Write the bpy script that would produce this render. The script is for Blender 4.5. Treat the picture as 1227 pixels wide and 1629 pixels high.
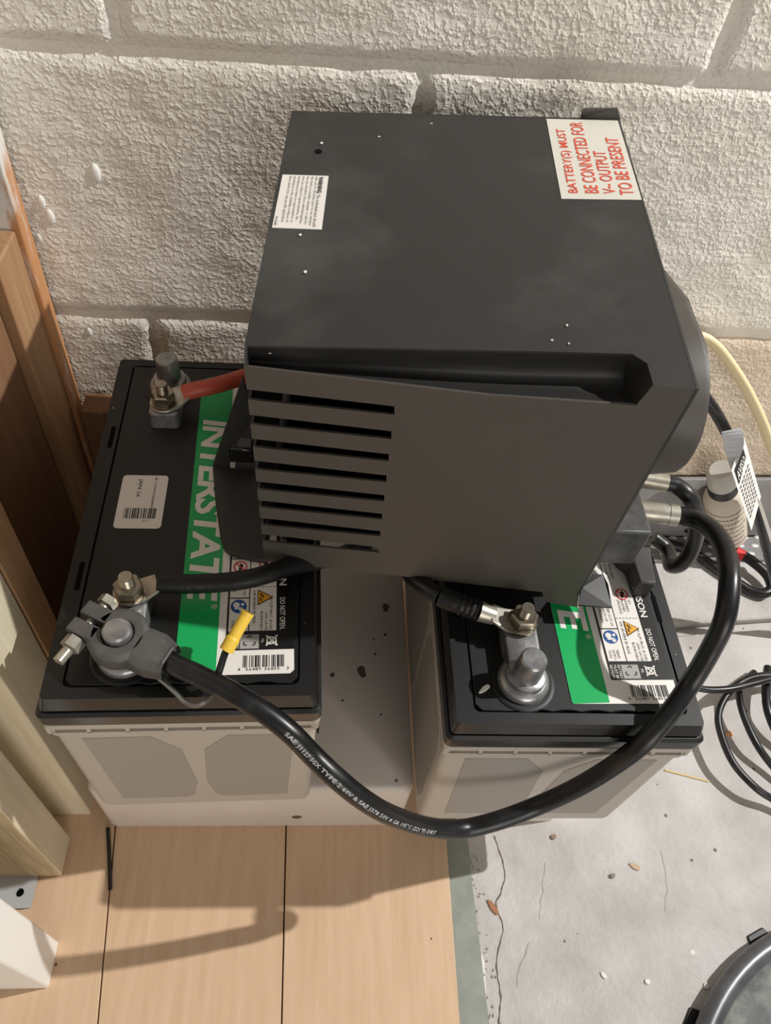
import bpy, bmesh, math, random
from mathutils import Vector, Matrix, Euler, noise
C = bpy.context.scene.collection
for o in list(bpy.data.objects): bpy.data.objects.remove(o)
random.seed(7)

# ------------------------------------------------------------------ camera, world, lamps, exposure
IW, IH, FPX = 1227, 1629, 1194.9591
CAM = Vector((.15925057, -.18098711, .70856729))
CROT = Euler((.67861605, -.09620402, -.03237354), 'XYZ')
cd = bpy.data.cameras.new('camera'); cam = bpy.data.objects.new('camera', cd); C.objects.link(cam)
cam.location = CAM; cam.rotation_euler = CROT
cd.sensor_fit = 'HORIZONTAL'; cd.sensor_width = 36; cd.lens = FPX/IW*36
cd.clip_start = .01
sc = bpy.context.scene; sc.camera = cam
sc.view_settings.view_transform = 'Standard'; sc.view_settings.look = 'None'
sc.view_settings.gamma = 1; sc.view_settings.exposure = 0; sc.view_settings.use_curve_mapping = False
w = bpy.data.worlds.new('world'); sc.world = w; w.use_nodes = True
bg = w.node_tree.nodes['Background']; bg.inputs[0].default_value = (1, .955, .90, 1); bg.inputs[1].default_value = .20
def lamp(name, kind, loc, energy, size, col, target=None):
    l = bpy.data.lights.new(name, kind); l.energy = energy; l.color = col
    if kind == 'POINT': l.shadow_soft_size = size
    else: l.size = size
    o = bpy.data.objects.new(name, l); C.objects.link(o); o.location = loc
    if target: o.rotation_euler = (Vector(target)-Vector(loc)).to_track_quat('-Z', 'Y').to_euler()
    return o
lamp('ceiling_bulb', 'POINT', (1.57, .20, 1.75), 160, .014, (1, .985, .96))
lamp('room_lamp', 'AREA', (.75, -2.1, .75), 17, 1.2, (1, .955, .90), (.2, .2, .25))

# ------------------------------------------------------------------ helpers
RM = CROT.to_matrix()
def ray(u, v): return RM @ Vector(((u-IW/2)/FPX, -(v-IH/2)/FPX, -1))
def P(u, v, z=None, x=None, y=None, pl=None):
    """the real point seen at photo pixel (u, v) on a horizontal, side or frontal plane, or on plane pl=(point, normal)"""
    r = ray(u, v)
    if z is not None: t = (z-CAM.z)/r.z
    elif x is not None: t = (x-CAM.x)/r.x
    elif y is not None: t = (y-CAM.y)/r.y
    else: t = (pl[0]-CAM).dot(pl[1])/r.dot(pl[1])
    return CAM + r*t
def lin(c):
    return tuple((x/255/12.92 if x/255 <= .04045 else ((x/255+.055)/1.055)**2.4) for x in c) + (1,)
MATS = {}
def mat(name, rgb, rough=.5, metal=0, rgb2=None, nscale=20, stretch=(1, 1, 1), contrast=(.35, .65), detail=6,
        bump=0, bscale=200, bdist=.002, bstretch=(1, 1, 1), spec=.5, specks=None, alpha=1, trans=0, coat=0, rough2=None):
    m = bpy.data.materials.new(name); m.use_nodes = True; nt = m.node_tree; N = nt.nodes; Lk = nt.links
    b = N['Principled BSDF']; b.inputs['Base Color'].default_value = lin(rgb); b.inputs['Roughness'].default_value = rough
    b.inputs['Metallic'].default_value = metal; b.inputs['Specular IOR Level'].default_value = spec
    b.inputs['Coat Weight'].default_value = coat
    if alpha < 1: b.inputs['Alpha'].default_value = alpha
    if trans: b.inputs['Transmission Weight'].default_value = trans
    tc = N.new('ShaderNodeTexCoord')
    def noi(scale, st, det=6, ro=.6):
        mp = N.new('ShaderNodeMapping'); mp.inputs['Scale'].default_value = st; Lk.new(tc.outputs['Object'], mp.inputs[0])
        n = N.new('ShaderNodeTexNoise'); n.inputs['Scale'].default_value = scale; n.inputs['Detail'].default_value = det
        n.inputs['Roughness'].default_value = ro; Lk.new(mp.outputs[0], n.inputs[0]); return n
    col = None
    if rgb2:
        n = noi(nscale, stretch, detail); r = N.new('ShaderNodeValToRGB'); Lk.new(n.outputs['Fac'], r.inputs[0])
        r.color_ramp.elements[0].position = contrast[0]; r.color_ramp.elements[1].position = contrast[1]
        r.color_ramp.elements[0].color = lin(rgb); r.color_ramp.elements[1].color = lin(rgb2)
        col = r.outputs[0]
        if rough2 is not None:
            mr = N.new('ShaderNodeMapRange'); Lk.new(n.outputs['Fac'], mr.inputs[0])
            mr.inputs[1].default_value = contrast[0]; mr.inputs[2].default_value = contrast[1]
            mr.inputs[3].default_value = rough; mr.inputs[4].default_value = rough2; Lk.new(mr.outputs[0], b.inputs['Roughness'])
    for sp in (specks or []):                      # (rgb, scale, radius, keep)
        v = N.new('ShaderNodeTexVoronoi'); v.inputs['Scale'].default_value = sp[1]; Lk.new(tc.outputs['Object'], v.inputs['Vector'])
        a = N.new('ShaderNodeMath'); a.operation = 'LESS_THAN'; a.inputs[1].default_value = sp[2]; Lk.new(v.outputs['Distance'], a.inputs[0])
        s = N.new('ShaderNodeSeparateColor'); Lk.new(v.outputs['Color'], s.inputs[0])
        k = N.new('ShaderNodeMath'); k.operation = 'LESS_THAN'; k.inputs[1].default_value = sp[3]; Lk.new(s.outputs[0], k.inputs[0])
        mu = N.new('ShaderNodeMath'); mu.operation = 'MULTIPLY'; Lk.new(a.outputs[0], mu.inputs[0]); Lk.new(k.outputs[0], mu.inputs[1])
        mx = N.new('ShaderNodeMix'); mx.data_type = 'RGBA'; Lk.new(mu.outputs[0], mx.inputs[0])
        if col: Lk.new(col, mx.inputs[6])
        else: mx.inputs[6].default_value = lin(rgb)
        mx.inputs[7].default_value = lin(sp[0]); col = mx.outputs[2]
    if col: Lk.new(col, b.inputs['Base Color'])
    if bump:
        n = noi(bscale, bstretch, 5, .65); bp = N.new('ShaderNodeBump'); bp.inputs['Strength'].default_value = bump
        bp.inputs['Distance'].default_value = bdist; Lk.new(n.outputs['Fac'], bp.inputs['Height']); Lk.new(bp.outputs[0], b.inputs['Normal'])
    MATS[name] = m; return m

def tag(o, label, cat=None, group=None, kind=None):
    if label: o['label'] = label
    if cat: o['category'] = cat
    if group: o['group'] = group
    if kind: o['kind'] = kind
    return o
def thing(name, label, cat, loc=(0, 0, 0), rz=0, group=None):
    o = bpy.data.objects.new(name, None); C.objects.link(o); o.location = loc; o.rotation_euler.z = rz
    o.empty_display_size = .02
    return tag(o, label, cat, group)
def obj(name, bm, m, parent=None, world=False, smooth=None, bevel=0, seg=2, label=None, solid=0):
    """link bm as ONE mesh object; world=True: bm is in world space while the parent chain only translates"""
    if isinstance(bm, bpy.types.Mesh): me = bm
    else:
        bmesh.ops.recalc_face_normals(bm, faces=bm.faces)
        me = bpy.data.meshes.new(name); bm.to_mesh(me); bm.free()
    if world and parent:
        q = parent
        while q: me.transform(Matrix.Translation(-Vector(q.location))); q = q.parent
    for mm in (m if isinstance(m, (list, tuple)) else [m]): me.materials.append(mm)
    o = bpy.data.objects.new(name, me); C.objects.link(o); o.parent = parent
    if solid:
        s = o.modifiers.new('s', 'SOLIDIFY'); s.thickness = solid; s.offset = -1
    if bevel:
        b = o.modifiers.new('b', 'BEVEL'); b.width = bevel; b.segments = seg; b.limit_method = 'ANGLE'; b.angle_limit = math.radians(40)
    if smooth is not None or bevel:
        try: me.shade_smooth()
        except Exception: pass
        me.set_sharp_from_angle(angle=math.radians(smooth or 40))
    if label: o['label'] = label
    return o
def B(): return bmesh.new()
def box(bm, x0, x1, y0, y1, z0, z1, mi=0):
    v = [bm.verts.new((x, y, z)) for z in (z0, z1) for x, y in ((x0, y0), (x1, y0), (x1, y1), (x0, y1))]
    for f in ((3, 2, 1, 0), (4, 5, 6, 7), (0, 1, 5, 4), (1, 2, 6, 5), (2, 3, 7, 6), (3, 0, 4, 7)): bm.faces.new([v[i] for i in f]).material_index = mi
    return v
def hexa(bm, b4, t4):
    v = [bm.verts.new(p) for p in list(b4)+list(t4)]
    for f in ((3, 2, 1, 0), (4, 5, 6, 7), (0, 1, 5, 4), (1, 2, 6, 5), (2, 3, 7, 6), (3, 0, 4, 7)): bm.faces.new([v[i] for i in f])
def loft(bm, rings, cap=True):
    R = [[bm.verts.new(p) for p in r] for r in rings]; n = len(R[0])
    for a, b in zip(R, R[1:]):
        for i in range(n): bm.faces.new((a[i], a[(i+1) % n], b[(i+1) % n], b[i]))
    if cap: bm.faces.new(R[0][::-1]); bm.faces.new(R[-1])
def rrect(x0, x1, y0, y1, r, z, n=4):
    out = []
    for cx, cy, a0 in ((x1-r, y1-r, 0), (x0+r, y1-r, 90), (x0+r, y0+r, 180), (x1-r, y0+r, 270)):
        for i in range(n+1):
            a = math.radians(a0+90*i/n); out.append((cx+r*math.cos(a), cy+r*math.sin(a), z))
    return out
def prism(bm, pts, off):
    """extrude a polygon (3-D points) by the vector off"""
    off = Vector(off); loft(bm, [[Vector(p) for p in pts], [Vector(p)+off for p in pts]])
def circ(c, r, z, n=24, k=1): return [(c[0]+r*math.cos(2*math.pi*i/n), c[1]+r*k*math.sin(2*math.pi*i/n), z) for i in range(n)]
def lathe(bm, c, prof, n=28, cap=True): loft(bm, [circ(c, max(r, 1e-5), z, n) for r, z in prof], cap)
def cyl(bm, a, b, r, n=16, r2=None):
    a, b = Vector(a), Vector(b); d = (b-a).normalized(); u = d.orthogonal().normalized(); v = d.cross(u); r2 = r if r2 is None else r2
    loft(bm, [[p+(u*math.cos(t)+v*math.sin(t))*q for t in [2*math.pi*i/n for i in range(n)]] for p, q in ((a, r), (b, r2))])
def spline(pts, n=10):
    pts = [Vector(p) for p in pts]; out = []; q = [2*pts[0]-pts[1]]+pts+[2*pts[-1]-pts[-2]]
    for i in range(1, len(q)-2):
        p0, p1, p2, p3 = q[i-1:i+3]
        t1 = max((p1-p0).length, 1e-6)**.5; t2 = max((p2-p1).length, 1e-6)**.5; t3 = max((p3-p2).length, 1e-6)**.5
        m1 = (p1-p0)/t1-(p2-p0)/(t1+t2)+(p2-p1)/t2; m2 = (p2-p1)/t2-(p3-p1)/(t2+t3)+(p3-p2)/t3
        m1 *= t2; m2 *= t2
        for k in range(n):
            t = k/n; out.append((2*t**3-3*t*t+1)*p1+(t**3-2*t*t+t)*m1+(-2*t**3+3*t*t)*p2+(t**3-t*t)*m2)
    out.append(pts[-1]); return out
def frames(c):
    T = [(c[min(i+1, len(c)-1)]-c[max(i-1, 0)]).normalized() for i in range(len(c))]
    u = T[0].orthogonal().normalized(); U = [u]
    for i in range(1, len(c)): u = (u-T[i]*u.dot(T[i])).normalized(); U.append(u)
    return T, U
def tube(bm, pts, r, n=14, step=10, flat=1, smooth=True, rad=None):
    c = spline(pts, step) if smooth else [Vector(p) for p in pts]; T, U = frames(c)
    loft(bm, [[p+(u*math.cos(a)*flat+t.cross(u)*math.sin(a))*(rad(i/(len(c)-1)) if rad else r) for a in [2*math.pi*k/n for k in range(n)]] for i, (p, t, u) in enumerate(zip(c, T, U))])
    return c
DG = None
def text_mesh(body, bold=0, shear=0, spacing=1, res=3, align='LEFT', lh=1):
    cu = bpy.data.curves.new('t', 'FONT'); cu.body = body; cu.offset = bold; cu.shear = shear; cu.space_character = spacing; cu.space_line = lh
    cu.resolution_u = res; cu.align_x = align
    o = bpy.data.objects.new('t', cu); C.objects.link(o); dg = bpy.context.evaluated_depsgraph_get(); dg.update()
    me = bpy.data.meshes.new_from_object(o.evaluated_get(dg)); bpy.data.objects.remove(o); bpy.data.curves.remove(cu); return me
def text(bm, body, fn, x0, x1, y0, y1, cap=None, **kw):
    """write body into bm so that its box fills x0..x1, y0..y1 of the map fn(x, y) -> point"""
    me = text_mesh(body, **kw)
    xs = [v.co.x for v in me.vertices]; ys = [v.co.y for v in me.vertices]
    if not xs: return
    a, b, c, d = min(xs), max(xs), min(ys), max(ys)
    vs = [bm.verts.new(fn(x0+(v.co.x-a)/(b-a)*(x1-x0), y0+(v.co.y-c)/(d-c)*(y1-y0))) for v in me.vertices]
    for p in me.polygons:
        try: bm.faces.new([vs[i] for i in p.vertices])
        except ValueError: pass
    bpy.data.meshes.remove(me)
def face(bm, pts):
    bm.faces.new([bm.verts.new(p) for p in pts])
def sheet(bm, fn, pts): face(bm, [fn(*p) for p in pts])
def rsheet(bm, fn, x0, x1, y0, y1): sheet(bm, fn, ((x0, y0), (x1, y0), (x1, y1), (x0, y1)))
def quad(a, b, c, d, n=Vector((0, 0, 0))):
    """map of the unit square onto the quad a b c d lifted by n"""
    return lambda s, t: (a*(1-s)+b*s)*(1-t)+(d*(1-s)+c*s)*t+n

# ------------------------------------------------------------------ materials
def wallmat(name, c1, c2, contrast):
    m = mat(name, c1, .78, rgb2=c2, nscale=9, contrast=contrast, spec=.3); nt = m.node_tree; N = nt.nodes; Lk = nt.links
    tc = next(n for n in N if n.type == 'TEX_COORD'); bs = N['Principled BSDF']
    def noi(scale, st, rot, det, ro):
        mp = N.new('ShaderNodeMapping'); mp.inputs['Scale'].default_value = st; mp.inputs['Rotation'].default_value = rot; Lk.new(tc.outputs['Object'], mp.inputs[0])
        n = N.new('ShaderNodeTexNoise'); n.inputs['Scale'].default_value = scale; n.inputs['Detail'].default_value = det; n.inputs['Roughness'].default_value = ro
        Lk.new(mp.outputs[0], n.inputs[0]); return n.outputs['Fac']
    def ramp(f, p0, p1):
        r = N.new('ShaderNodeMapRange'); r.interpolation_type = 'SMOOTHSTEP'; r.inputs[1].default_value = p0; r.inputs[2].default_value = p1; Lk.new(f, r.inputs[0]); return r.outputs[0]
    prev = None
    for h, strength, dist in ((noi(30, (1, 1, 1), (0, 0, 0), 3, .55), .5, .006), (noi(70, (.22, 1, 1.3), (0, .32, 0), 3, .6), .55, .0028), (ramp(noi(290, (1, 1, 1), (0, 0, 0), 1.5, .5), .42, .78), .55, .0016), (noi(500, (1, 1, 1), (0, 0, 0), 2, .5), .35, .0005)):
        bp = N.new('ShaderNodeBump'); bp.inputs['Strength'].default_value = strength; bp.inputs['Distance'].default_value = dist; Lk.new(h, bp.inputs['Height'])
        if prev: Lk.new(prev, bp.inputs['Normal'])
        prev = bp.outputs[0]
    Lk.new(prev, bs.inputs['Normal']); return m
PAINT = wallmat('block_paint', (236, 230, 219), (222, 213, 198), (.42, .72))
DAMP = wallmat('bare_block', (224, 208, 188), (203, 185, 163), (.35, .7))
CONC = mat('concrete', (203, 200, 197), .85, rgb2=(176, 171, 165), nscale=14, contrast=(.38, .72), bump=.45, bscale=160, bdist=.003,
           specks=[((120, 110, 100), 75, .13, .12), ((236, 232, 226), 60, .12, .10)])
LAM = mat('laminate', (224, 193, 161), .42, rgb2=(210, 176, 142), nscale=9, stretch=(14, 1.1, 1), contrast=(.3, .72), spec=.35, bump=.05, bscale=120, bdist=.001, bstretch=(8, 1, 1),
          specks=[((120, 92, 66), 30, .05, .10)])
UNDER = mat('underlay', (160, 164, 154), .7, rgb2=(140, 146, 136), nscale=40)
GAP = mat('gap', (60, 52, 44), .9)
PINE = mat('raw_pine', (186, 150, 112), .6, rgb2=(158, 116, 80), nscale=7, stretch=(16, 16, 1.1), contrast=(.3, .75), bump=.1, bscale=60, bstretch=(8, 8, 1), bdist=.001)
PINED = mat('brown_pine', (150, 112, 80), .65, rgb2=(120, 84, 58), nscale=7, stretch=(14, 14, 1), contrast=(.3, .75))
CREAM = mat('cream_wood', (228, 218, 192), .5, rgb2=(214, 200, 170), nscale=9, stretch=(18, 18, 1), contrast=(.35, .7))
GRAIN = mat('grain_wood', (205, 188, 152), .6, rgb2=(182, 163, 126), nscale=16, stretch=(16, 16, .9), contrast=(.4, .6))
WHITEW = mat('white_wood', (246, 245, 240), .45)
SMEAR = mat('white_smear_wood', (198, 142, 96), .6, rgb2=(226, 222, 214), nscale=9, stretch=(3, 3, .6), contrast=(.47, .53))
PLIN = mat('white_plastic_plinth', (216, 206, 196), .5, rgb2=(206, 195, 184), nscale=6, specks=[((84, 72, 62), 26, .12, .10), ((110, 98, 88), 60, .12, .10)])
CASE = mat('grey_white_case', (190, 183, 173), .42, rgb2=(182, 174, 163), nscale=5)
PANEL = mat('case_panel', (158, 152, 144), .5)
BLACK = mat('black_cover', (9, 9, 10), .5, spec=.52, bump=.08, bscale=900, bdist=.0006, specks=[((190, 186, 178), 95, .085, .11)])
BLACKG = mat('black_cover_side_sheen', (30, 28, 27), .22, spec=.7)  # glossy cover plastic; paler base paints in the floor's reflection on the sides
DARK = mat('dark_recess', (8, 8, 8), .8, spec=.1)
GREEN = mat('green_print', (20, 172, 92), .35, spec=.4)
LWHITE = mat('label_white', (238, 233, 226), .4)
LBLACK = mat('label_black', (14, 14, 15), .4)
LGREY = mat('label_grey', (168, 165, 160), .5)
RED = mat('print_red', (214, 52, 52), .5)
BLUE = mat('print_blue', (22, 78, 150), .5)
YEL = mat('print_yellow', (236, 168, 40), .5)
INK = mat('ink', (22, 20, 20), .6)
ORANGE = mat('orange_ink', (226, 84, 62), .5)
LEAD = mat('lead', (178, 178, 178), .32, .7, rgb2=(138, 138, 138), nscale=90, bump=.2, bscale=260, bdist=.001)
CLAMP = mat('lead_clamp', (104, 102, 99), .6, .45, rgb2=(84, 82, 80), nscale=60, bump=.25, bscale=300, bdist=.0008)
ZINC = mat('zinc', (204, 200, 188), .34, .6, rgb2=(160, 152, 136), nscale=70)
STEEL = mat('steel', (176, 168, 152), .3, .9, rgb2=(140, 130, 112), nscale=120)
HOUS = mat('black_steel_housing', (44, 43, 42), .46, spec=.5, rgb2=(92, 90, 87), nscale=8, contrast=(.46, .88), rough2=.6, bump=.04, bscale=1500, bdist=.0004,
           specks=[((200, 196, 186), 90, .075, .10)])
HOUSF = mat('black_steel_lit', (72, 67, 62), .52, spec=.6, rgb2=(80, 74, 67), nscale=5)  # housing steel made paler: light on the front put into its colour
CABLE = mat('black_cable', (18, 18, 19), .34, spec=.55, rgb2=(44, 44, 44), nscale=38, contrast=(.52, .8), rough2=.5, specks=[((150, 150, 150), 120, .06, .06)])
TAPE = mat('black_tape', (14, 14, 14), .5, bump=.4, bscale=120, bdist=.002)
REDC = mat('red_cable', (190, 84, 62), .45)
YTUBE = mat('yellow_tube', (236, 196, 70), .4)
CLEAR = mat('clear_strap', (120, 116, 110), .25, alpha=.75)
CREAMC = mat('cream_cable', (236, 218, 174), .5)
LID = mat('grey_rubber', (92, 93, 96), .32, rgb2=(70, 71, 74), nscale=30, spec=.6)
LIDIN = mat('dusty_grey', (96, 98, 98), .6, rgb2=(150, 150, 142), nscale=24, contrast=(.45, .7), bump=.4, bscale=160, bdist=.002)
PERF = mat('grey_perforated', (138, 136, 134), .55, rgb2=(122, 120, 118), nscale=30)
DIMPLE = mat('pale_dimple', (214, 212, 210), .4)
BOTL = mat('bottle_label', (206, 194, 178), .5)
CAPM = mat('pale_cap', (190, 186, 178), .35)
CHIP = mat('bark_chip', (168, 118, 84), .8)
STRAW = mat('straw', (222, 196, 140), .7)
FLECK = mat('pale_fleck', (232, 228, 220), .7)

# ------------------------------------------------------------------ setting: wall of painted blocks
WO = Vector((0, .35454606, 0)); WT = Vector((1, .04972, 0)).normalized(); WN = Vector((.04972, -1, 0)).normalized()
WPL = (WO, WN); FZ = -.010
def onwall(u, v): return P(u, v, pl=WPL)
def ws(u, v): return (onwall(u, v)-WO).dot(WT)
def wall_pt(s, z, d): q = WO+WT*s+WN*d; return Vector((q.x, q.y, z))
j1a, j1b = onwall(100, 499), onwall(1180, 537); j2a, j2b = onwall(203, 82), onwall(1111, 132)
k1 = (j1b.z-j1a.z)/(j1b-j1a).length; z1 = j1a.z-k1*(j1a-WO).dot(WT)
k2 = (j2b.z-j2a.z)/(j2b-j2a).length; z2 = j2a.z-k2*(j2a-WO).dot(WT)
pitch = z2-z1
jl = [lambda s: FZ-.002, lambda s: z1-pitch+k1*s, lambda s: z1+k1*s, lambda s: z2+k2*s, lambda s: z2+pitch+k2*s, lambda s: z2+2*pitch+k2*s]
bm = B()
loft(bm, [[wall_pt(-.55, FZ-.05, -.0034), wall_pt(1.5, FZ-.05, -.0034), wall_pt(1.5, .94, -.0034), wall_pt(-.55, .94, -.0034)], [wall_pt(-.55, FZ-.05, -.09), wall_pt(1.5, FZ-.05, -.09), wall_pt(1.5, .94, -.09), wall_pt(-.55, .94, -.09)]])
wall = tag(obj('wall_back', bm, PAINT), 'painted concrete block wall behind the batteries', kind='structure')
v_mid, v_top, v_low = ws(668, 160), ws(181, 30), ws(246, 545)
def wall_block(s0, s1, lo, hi, m, seed):
    g = .0018; nx = max(2, int((s1-s0)/.005)); nz = max(2, int(.2/.005)); bm = B(); V = []
    for j in range(nz+1):
        row = []
        for i in range(nx+1):
            s = s0+g+(s1-s0-2*g)*i/nx; z = lo(s)+g+(hi(s)-lo(s)-2*g)*j/nz
            e = min(i/nx*(s1-s0), (1-i/nx)*(s1-s0), j/nz*.21, (1-j/nz)*.21)
            n1 = noise.noise(Vector((s*26, z*34, seed))); n2 = noise.noise(Vector((s*95, z*120, seed+3)))
            r = .0065+.004*n1; d = .0006*n2+.0012*n1
            if e < r: d -= .0040*(1-e/r)**1.5
            row.append(bm.verts.new(wall_pt(s+.002*n2*(e < .02), z+.002*n1*(e < .02), d)))
        V.append(row)
    for j in range(nz):
        for i in range(nx): bm.faces.new((V[j][i], V[j][i+1], V[j+1][i+1], V[j+1][i]))
    o = obj('concrete_block', bm, m, wall, smooth=80); return o
BLK = .399
for c, v0, lo, hi in ((0, v_mid, 0, 1), (1, v_low, 1, 2), (2, v_mid, 2, 3), (3, v_top, 3, 4), (4, v_mid, 4, 5)):
    for k in range(-2, 4):
        a, b = v0+k*BLK, v0+(k+1)*BLK
        a, b = max(a, -.5), min(b, 1.4)
        if b-a < .03: continue
        wall_block(a, b, jl[lo], jl[hi], DAMP if (c <= 1 and a > .3) else PAINT, c*10+k)
# thick paint drips on the wall
bm = B()
for (u, v, r) in ((152, 276, .005), (80, 345, .0045), (66, 322, .004), (62, 378, .003), (142, 528, .003), (1062, 355, .002)):
    q = onwall(u, v)
    mtx = Matrix.Translation(q)@Matrix.Diagonal((r*.75, r*.4, r*1.5, 1)); bmesh.ops.create_icosphere(bm, subdivisions=2, radius=1, matrix=mtx)
obj('paint_drip', bm, mat('drip_white', (238, 236, 230), .5), wall, smooth=80)

# ------------------------------------------------------------------ setting: floor
def fl(u, v): return P(u, v, z=0)
bm = B(); box(bm, -.9, 1.6, -1.0, .39, -.09, -.022)
floor = tag(obj('floor', bm, CONC), 'concrete floor partly covered by pale laminate planks', kind='structure')
ga, gb_ = P(1085, 1001, z=FZ), P(1227, 991, z=FZ); gs = (gb_.y-ga.y)/(gb_.x-ga.x)
def gy(x): return ga.y+gs*(x-ga.x)
bm = B(); hexa(bm, [(.18, -1, -.022), (1.6, -1, -.022), (1.6, gy(1.6)-.0068, -.022), (.18, gy(.18)-.0068, -.022)], [(.18, -1, FZ), (1.6, -1, FZ), (1.6, gy(1.6)-.0068, FZ), (.18, gy(.18)-.0068, FZ)])
obj('concrete_slab', bm, CONC, floor, bevel=.003)
bm = B(); hexa(bm, [(.18, gy(.18)+.0068, -.022), (1.6, gy(1.6)+.0068, -.022), (1.6, .45, -.022), (.18, .39, -.022)], [(.18, gy(.18)+.0068, FZ), (1.6, gy(1.6)+.0068, FZ), (1.6, .45, FZ), (.18, .39, FZ)])
obj('concrete_slab', bm, CONC, floor, bevel=.003)
def linex(p, q):
    s = (q.x-p.x)/(q.y-p.y); return lambda y: p.x+s*(y-p.y)
g1 = linex(fl(182, 1330), fl(155, 1629)); g2 = linex(fl(455, 1330), fl(448, 1629)); g3 = linex(fl(712, 1340), fl(733, 1629))
edges = [lambda y: g1(0)-.43+.0*y, lambda y: g1(0)-.285, lambda y: g1(0)-.142-.05*y, g1, g2, g3]
ydiv = {0: -.2, 1: .1, 2: -.35, 3: .12, 4: .2}
for i in range(5):
    a, b = edges[i], edges[i+1]
    for y0, y1 in ((-.62, ydiv[i]), (ydiv[i], .335)):
        e = .0005; bm = B()
        pts = [(a(y0)+e, y0+e), (b(y0)-e, y0+e), (b(y1)-e, y1-e), (a(y1)+e, y1-e)]
        hexa(bm, [(x, y, -.0034) for x, y in pts], [(x, y, 0) for x, y in pts])
        o = obj('laminate_plank', bm, LAM, floor, bevel=.0006, seg=1)
bm = B(); hexa(bm, [(-.45, -.62, -.022), (g3(-.62), -.62, -.022), (g3(.335), .335, -.022), (-.45, .335, -.022)], [(-.45, -.62, -.0087), (g3(-.62)-.002, -.62, -.0087), (g3(.335)-.002, .335, -.0087), (-.45, .335, -.0087)])
obj('subfloor', bm, GAP, floor)
s0, s1 = P(745, 1340, z=-.008), P(778, 1629, z=-.008); ge = linex(s0, s1)
bm = B(); pts = []
for i in range(25):
    y = -.62+.955*i/24; pts.append((ge(y)+.0022*noise.noise(Vector((y*60, 1, 0))), y))
pl = [(g3(-.62)-.001, -.62)]+pts+[(g3(.335)-.001, .335)]
prism(bm, [(x, y, -.0102) for x, y in pl], (0, 0, .0025))
obj('underlay_strip', bm, UNDER, floor)
bm = B()
for i in range(70):
    y = random.uniform(-.2, .0); x = ge(y)+abs(random.gauss(.004, .004)); r = random.uniform(.0004, .0013)
    bmesh.ops.create_icosphere(bm, subdivisions=1, radius=1, matrix=Matrix.Translation((x, y, FZ+r*.3))@Euler((random.random()*3, random.random()*3, 0)).to_matrix().to_4x4()@Matrix.Diagonal((r, r*1.3, r*.6, 1)))
tag(obj('floor_crumbs', bm, mat('crumbs', (168, 156, 140), .9)), 'dry grey crumbs along the edge of the underlay strip', 'crumbs', kind='stuff')

CRACK = mat('crack_dirt', (112, 100, 88), .95)
for pts_, wd in (([(786, 1330), (800, 1372), (803, 1400), (790, 1440), (800, 1475), (790, 1530), (796, 1580), (794, 1629), (792, 1680)], .0011), ([(868, 1372), (862, 1420), (858, 1462)], .0004), ([(1052, 1352), (1060, 1400), (1058, 1450)], .0004), ([(842, 1500), (826, 1545), (822, 1570)], .0007)):
    bm = B(); c_ = spline([P(u, v, z=FZ) for u, v in pts_], 8); L_, R_ = [], []
    for i, q in enumerate(c_):
        n1 = noise.noise(Vector((q.y*140, wd*900, 2))); w_ = wd*(.35+1.1*abs(noise.noise(Vector((q.y*260, 5, wd*100)))))
        L_.append(Vector((q.x-w_+.0016*n1, q.y, FZ+.0002))); R_.append(Vector((q.x+w_+.0016*n1, q.y, FZ+.0002)))
    for i in range(len(L_)-1): face(bm, [L_[i], R_[i], R_[i+1], L_[i+1]])
    obj('crack', bm, CRACK if wd > .001 else MATS.get('faint_crack') or mat('faint_crack', (158, 150, 142), .95), floor)
bm = B(); face(bm, [P(u, v, z=FZ+.0003) for u, v in ((766, 1515), (771, 1530), (774, 1580), (770, 1592), (765, 1560))]); obj('paint_splash', bm, FLECK, floor)

# ------------------------------------------------------------------ lumber on the left
def stud(name, label, x0, x1, y0, y1, z0, z1, m, mf=None, group=None, bev=.0015):
    bm = B(); box(bm, x0, x1, y0, y1, z0, z1)
    t = thing(name, label, 'lumber', ((x0+x1)/2, (y0+y1)/2, z0), group=group)
    o = obj('timber', bm, [m, mf or m], t, world=True, bevel=bev)
    if mf:
        for f in o.data.polygons:
            if f.normal.y < -.9: f.material_index = 1
    return t
pD = fl(145, 1296); xD = pD.x
yB0 = P(75, 1043, x=xD).y; yB1 = P(88, 979, x=xD).y
stud('wooden_post', 'cream timber post beside the front left corner of the left battery', xD-.038, xD, pD.y, yB0-.001, 0, .62, CREAM)
stud('wooden_post', 'brown timber post behind the cream post, left of the battery', xD-.038, xD, yB0+.001, yB1, 0, .62, PINE)
pEb, pEf = P(106, 1331, z=.004), P(104, 1393, z=.004); xE = (pEb.x+pEf.x)/2
stud('wooden_post', 'pale grained timber post above the small metal bracket', xE-.055, xE, pEf.y, pEb.y, .003, .6, CREAM, GRAIN)
pFb, pFf = P(92, 1497, z=.0), P(80, 1572, z=.0); xF = (pFb.x+pFf.x)/2
stud('wooden_post', 'white painted timber post at the bottom left corner', xF-.06, xF, pFf.y, pFb.y, 0, .55, WHITEW)
qa = onwall(130, 620); xA = qa.x
stud('wall_board', 'thin orange board with white paint smears against the block wall', xA-.10, xA, qa.y-.024, qa.y-.007, 0, .80, SMEAR)
qc = P(23, 369, y=qa.y-.028); 
stud('wooden_post', 'short brown timber post with a sawn top near the block wall', qc.x-.06, qc.x, qa.y-.07, qa.y-.026, 0, qc.z, PINE)
stud('plywood_sheet', 'dark brown plywood sheet set back between the timber posts', xD-.06, xD-.042, pD.y+.02, qa.y-.075, 0, .60, PINED)
qw = onwall(140, 616)
bm = B(); box(bm, qw.x+.0, qw.x+.055, qw.y-.033, qw.y-.008, 0, qw.z)
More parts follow.
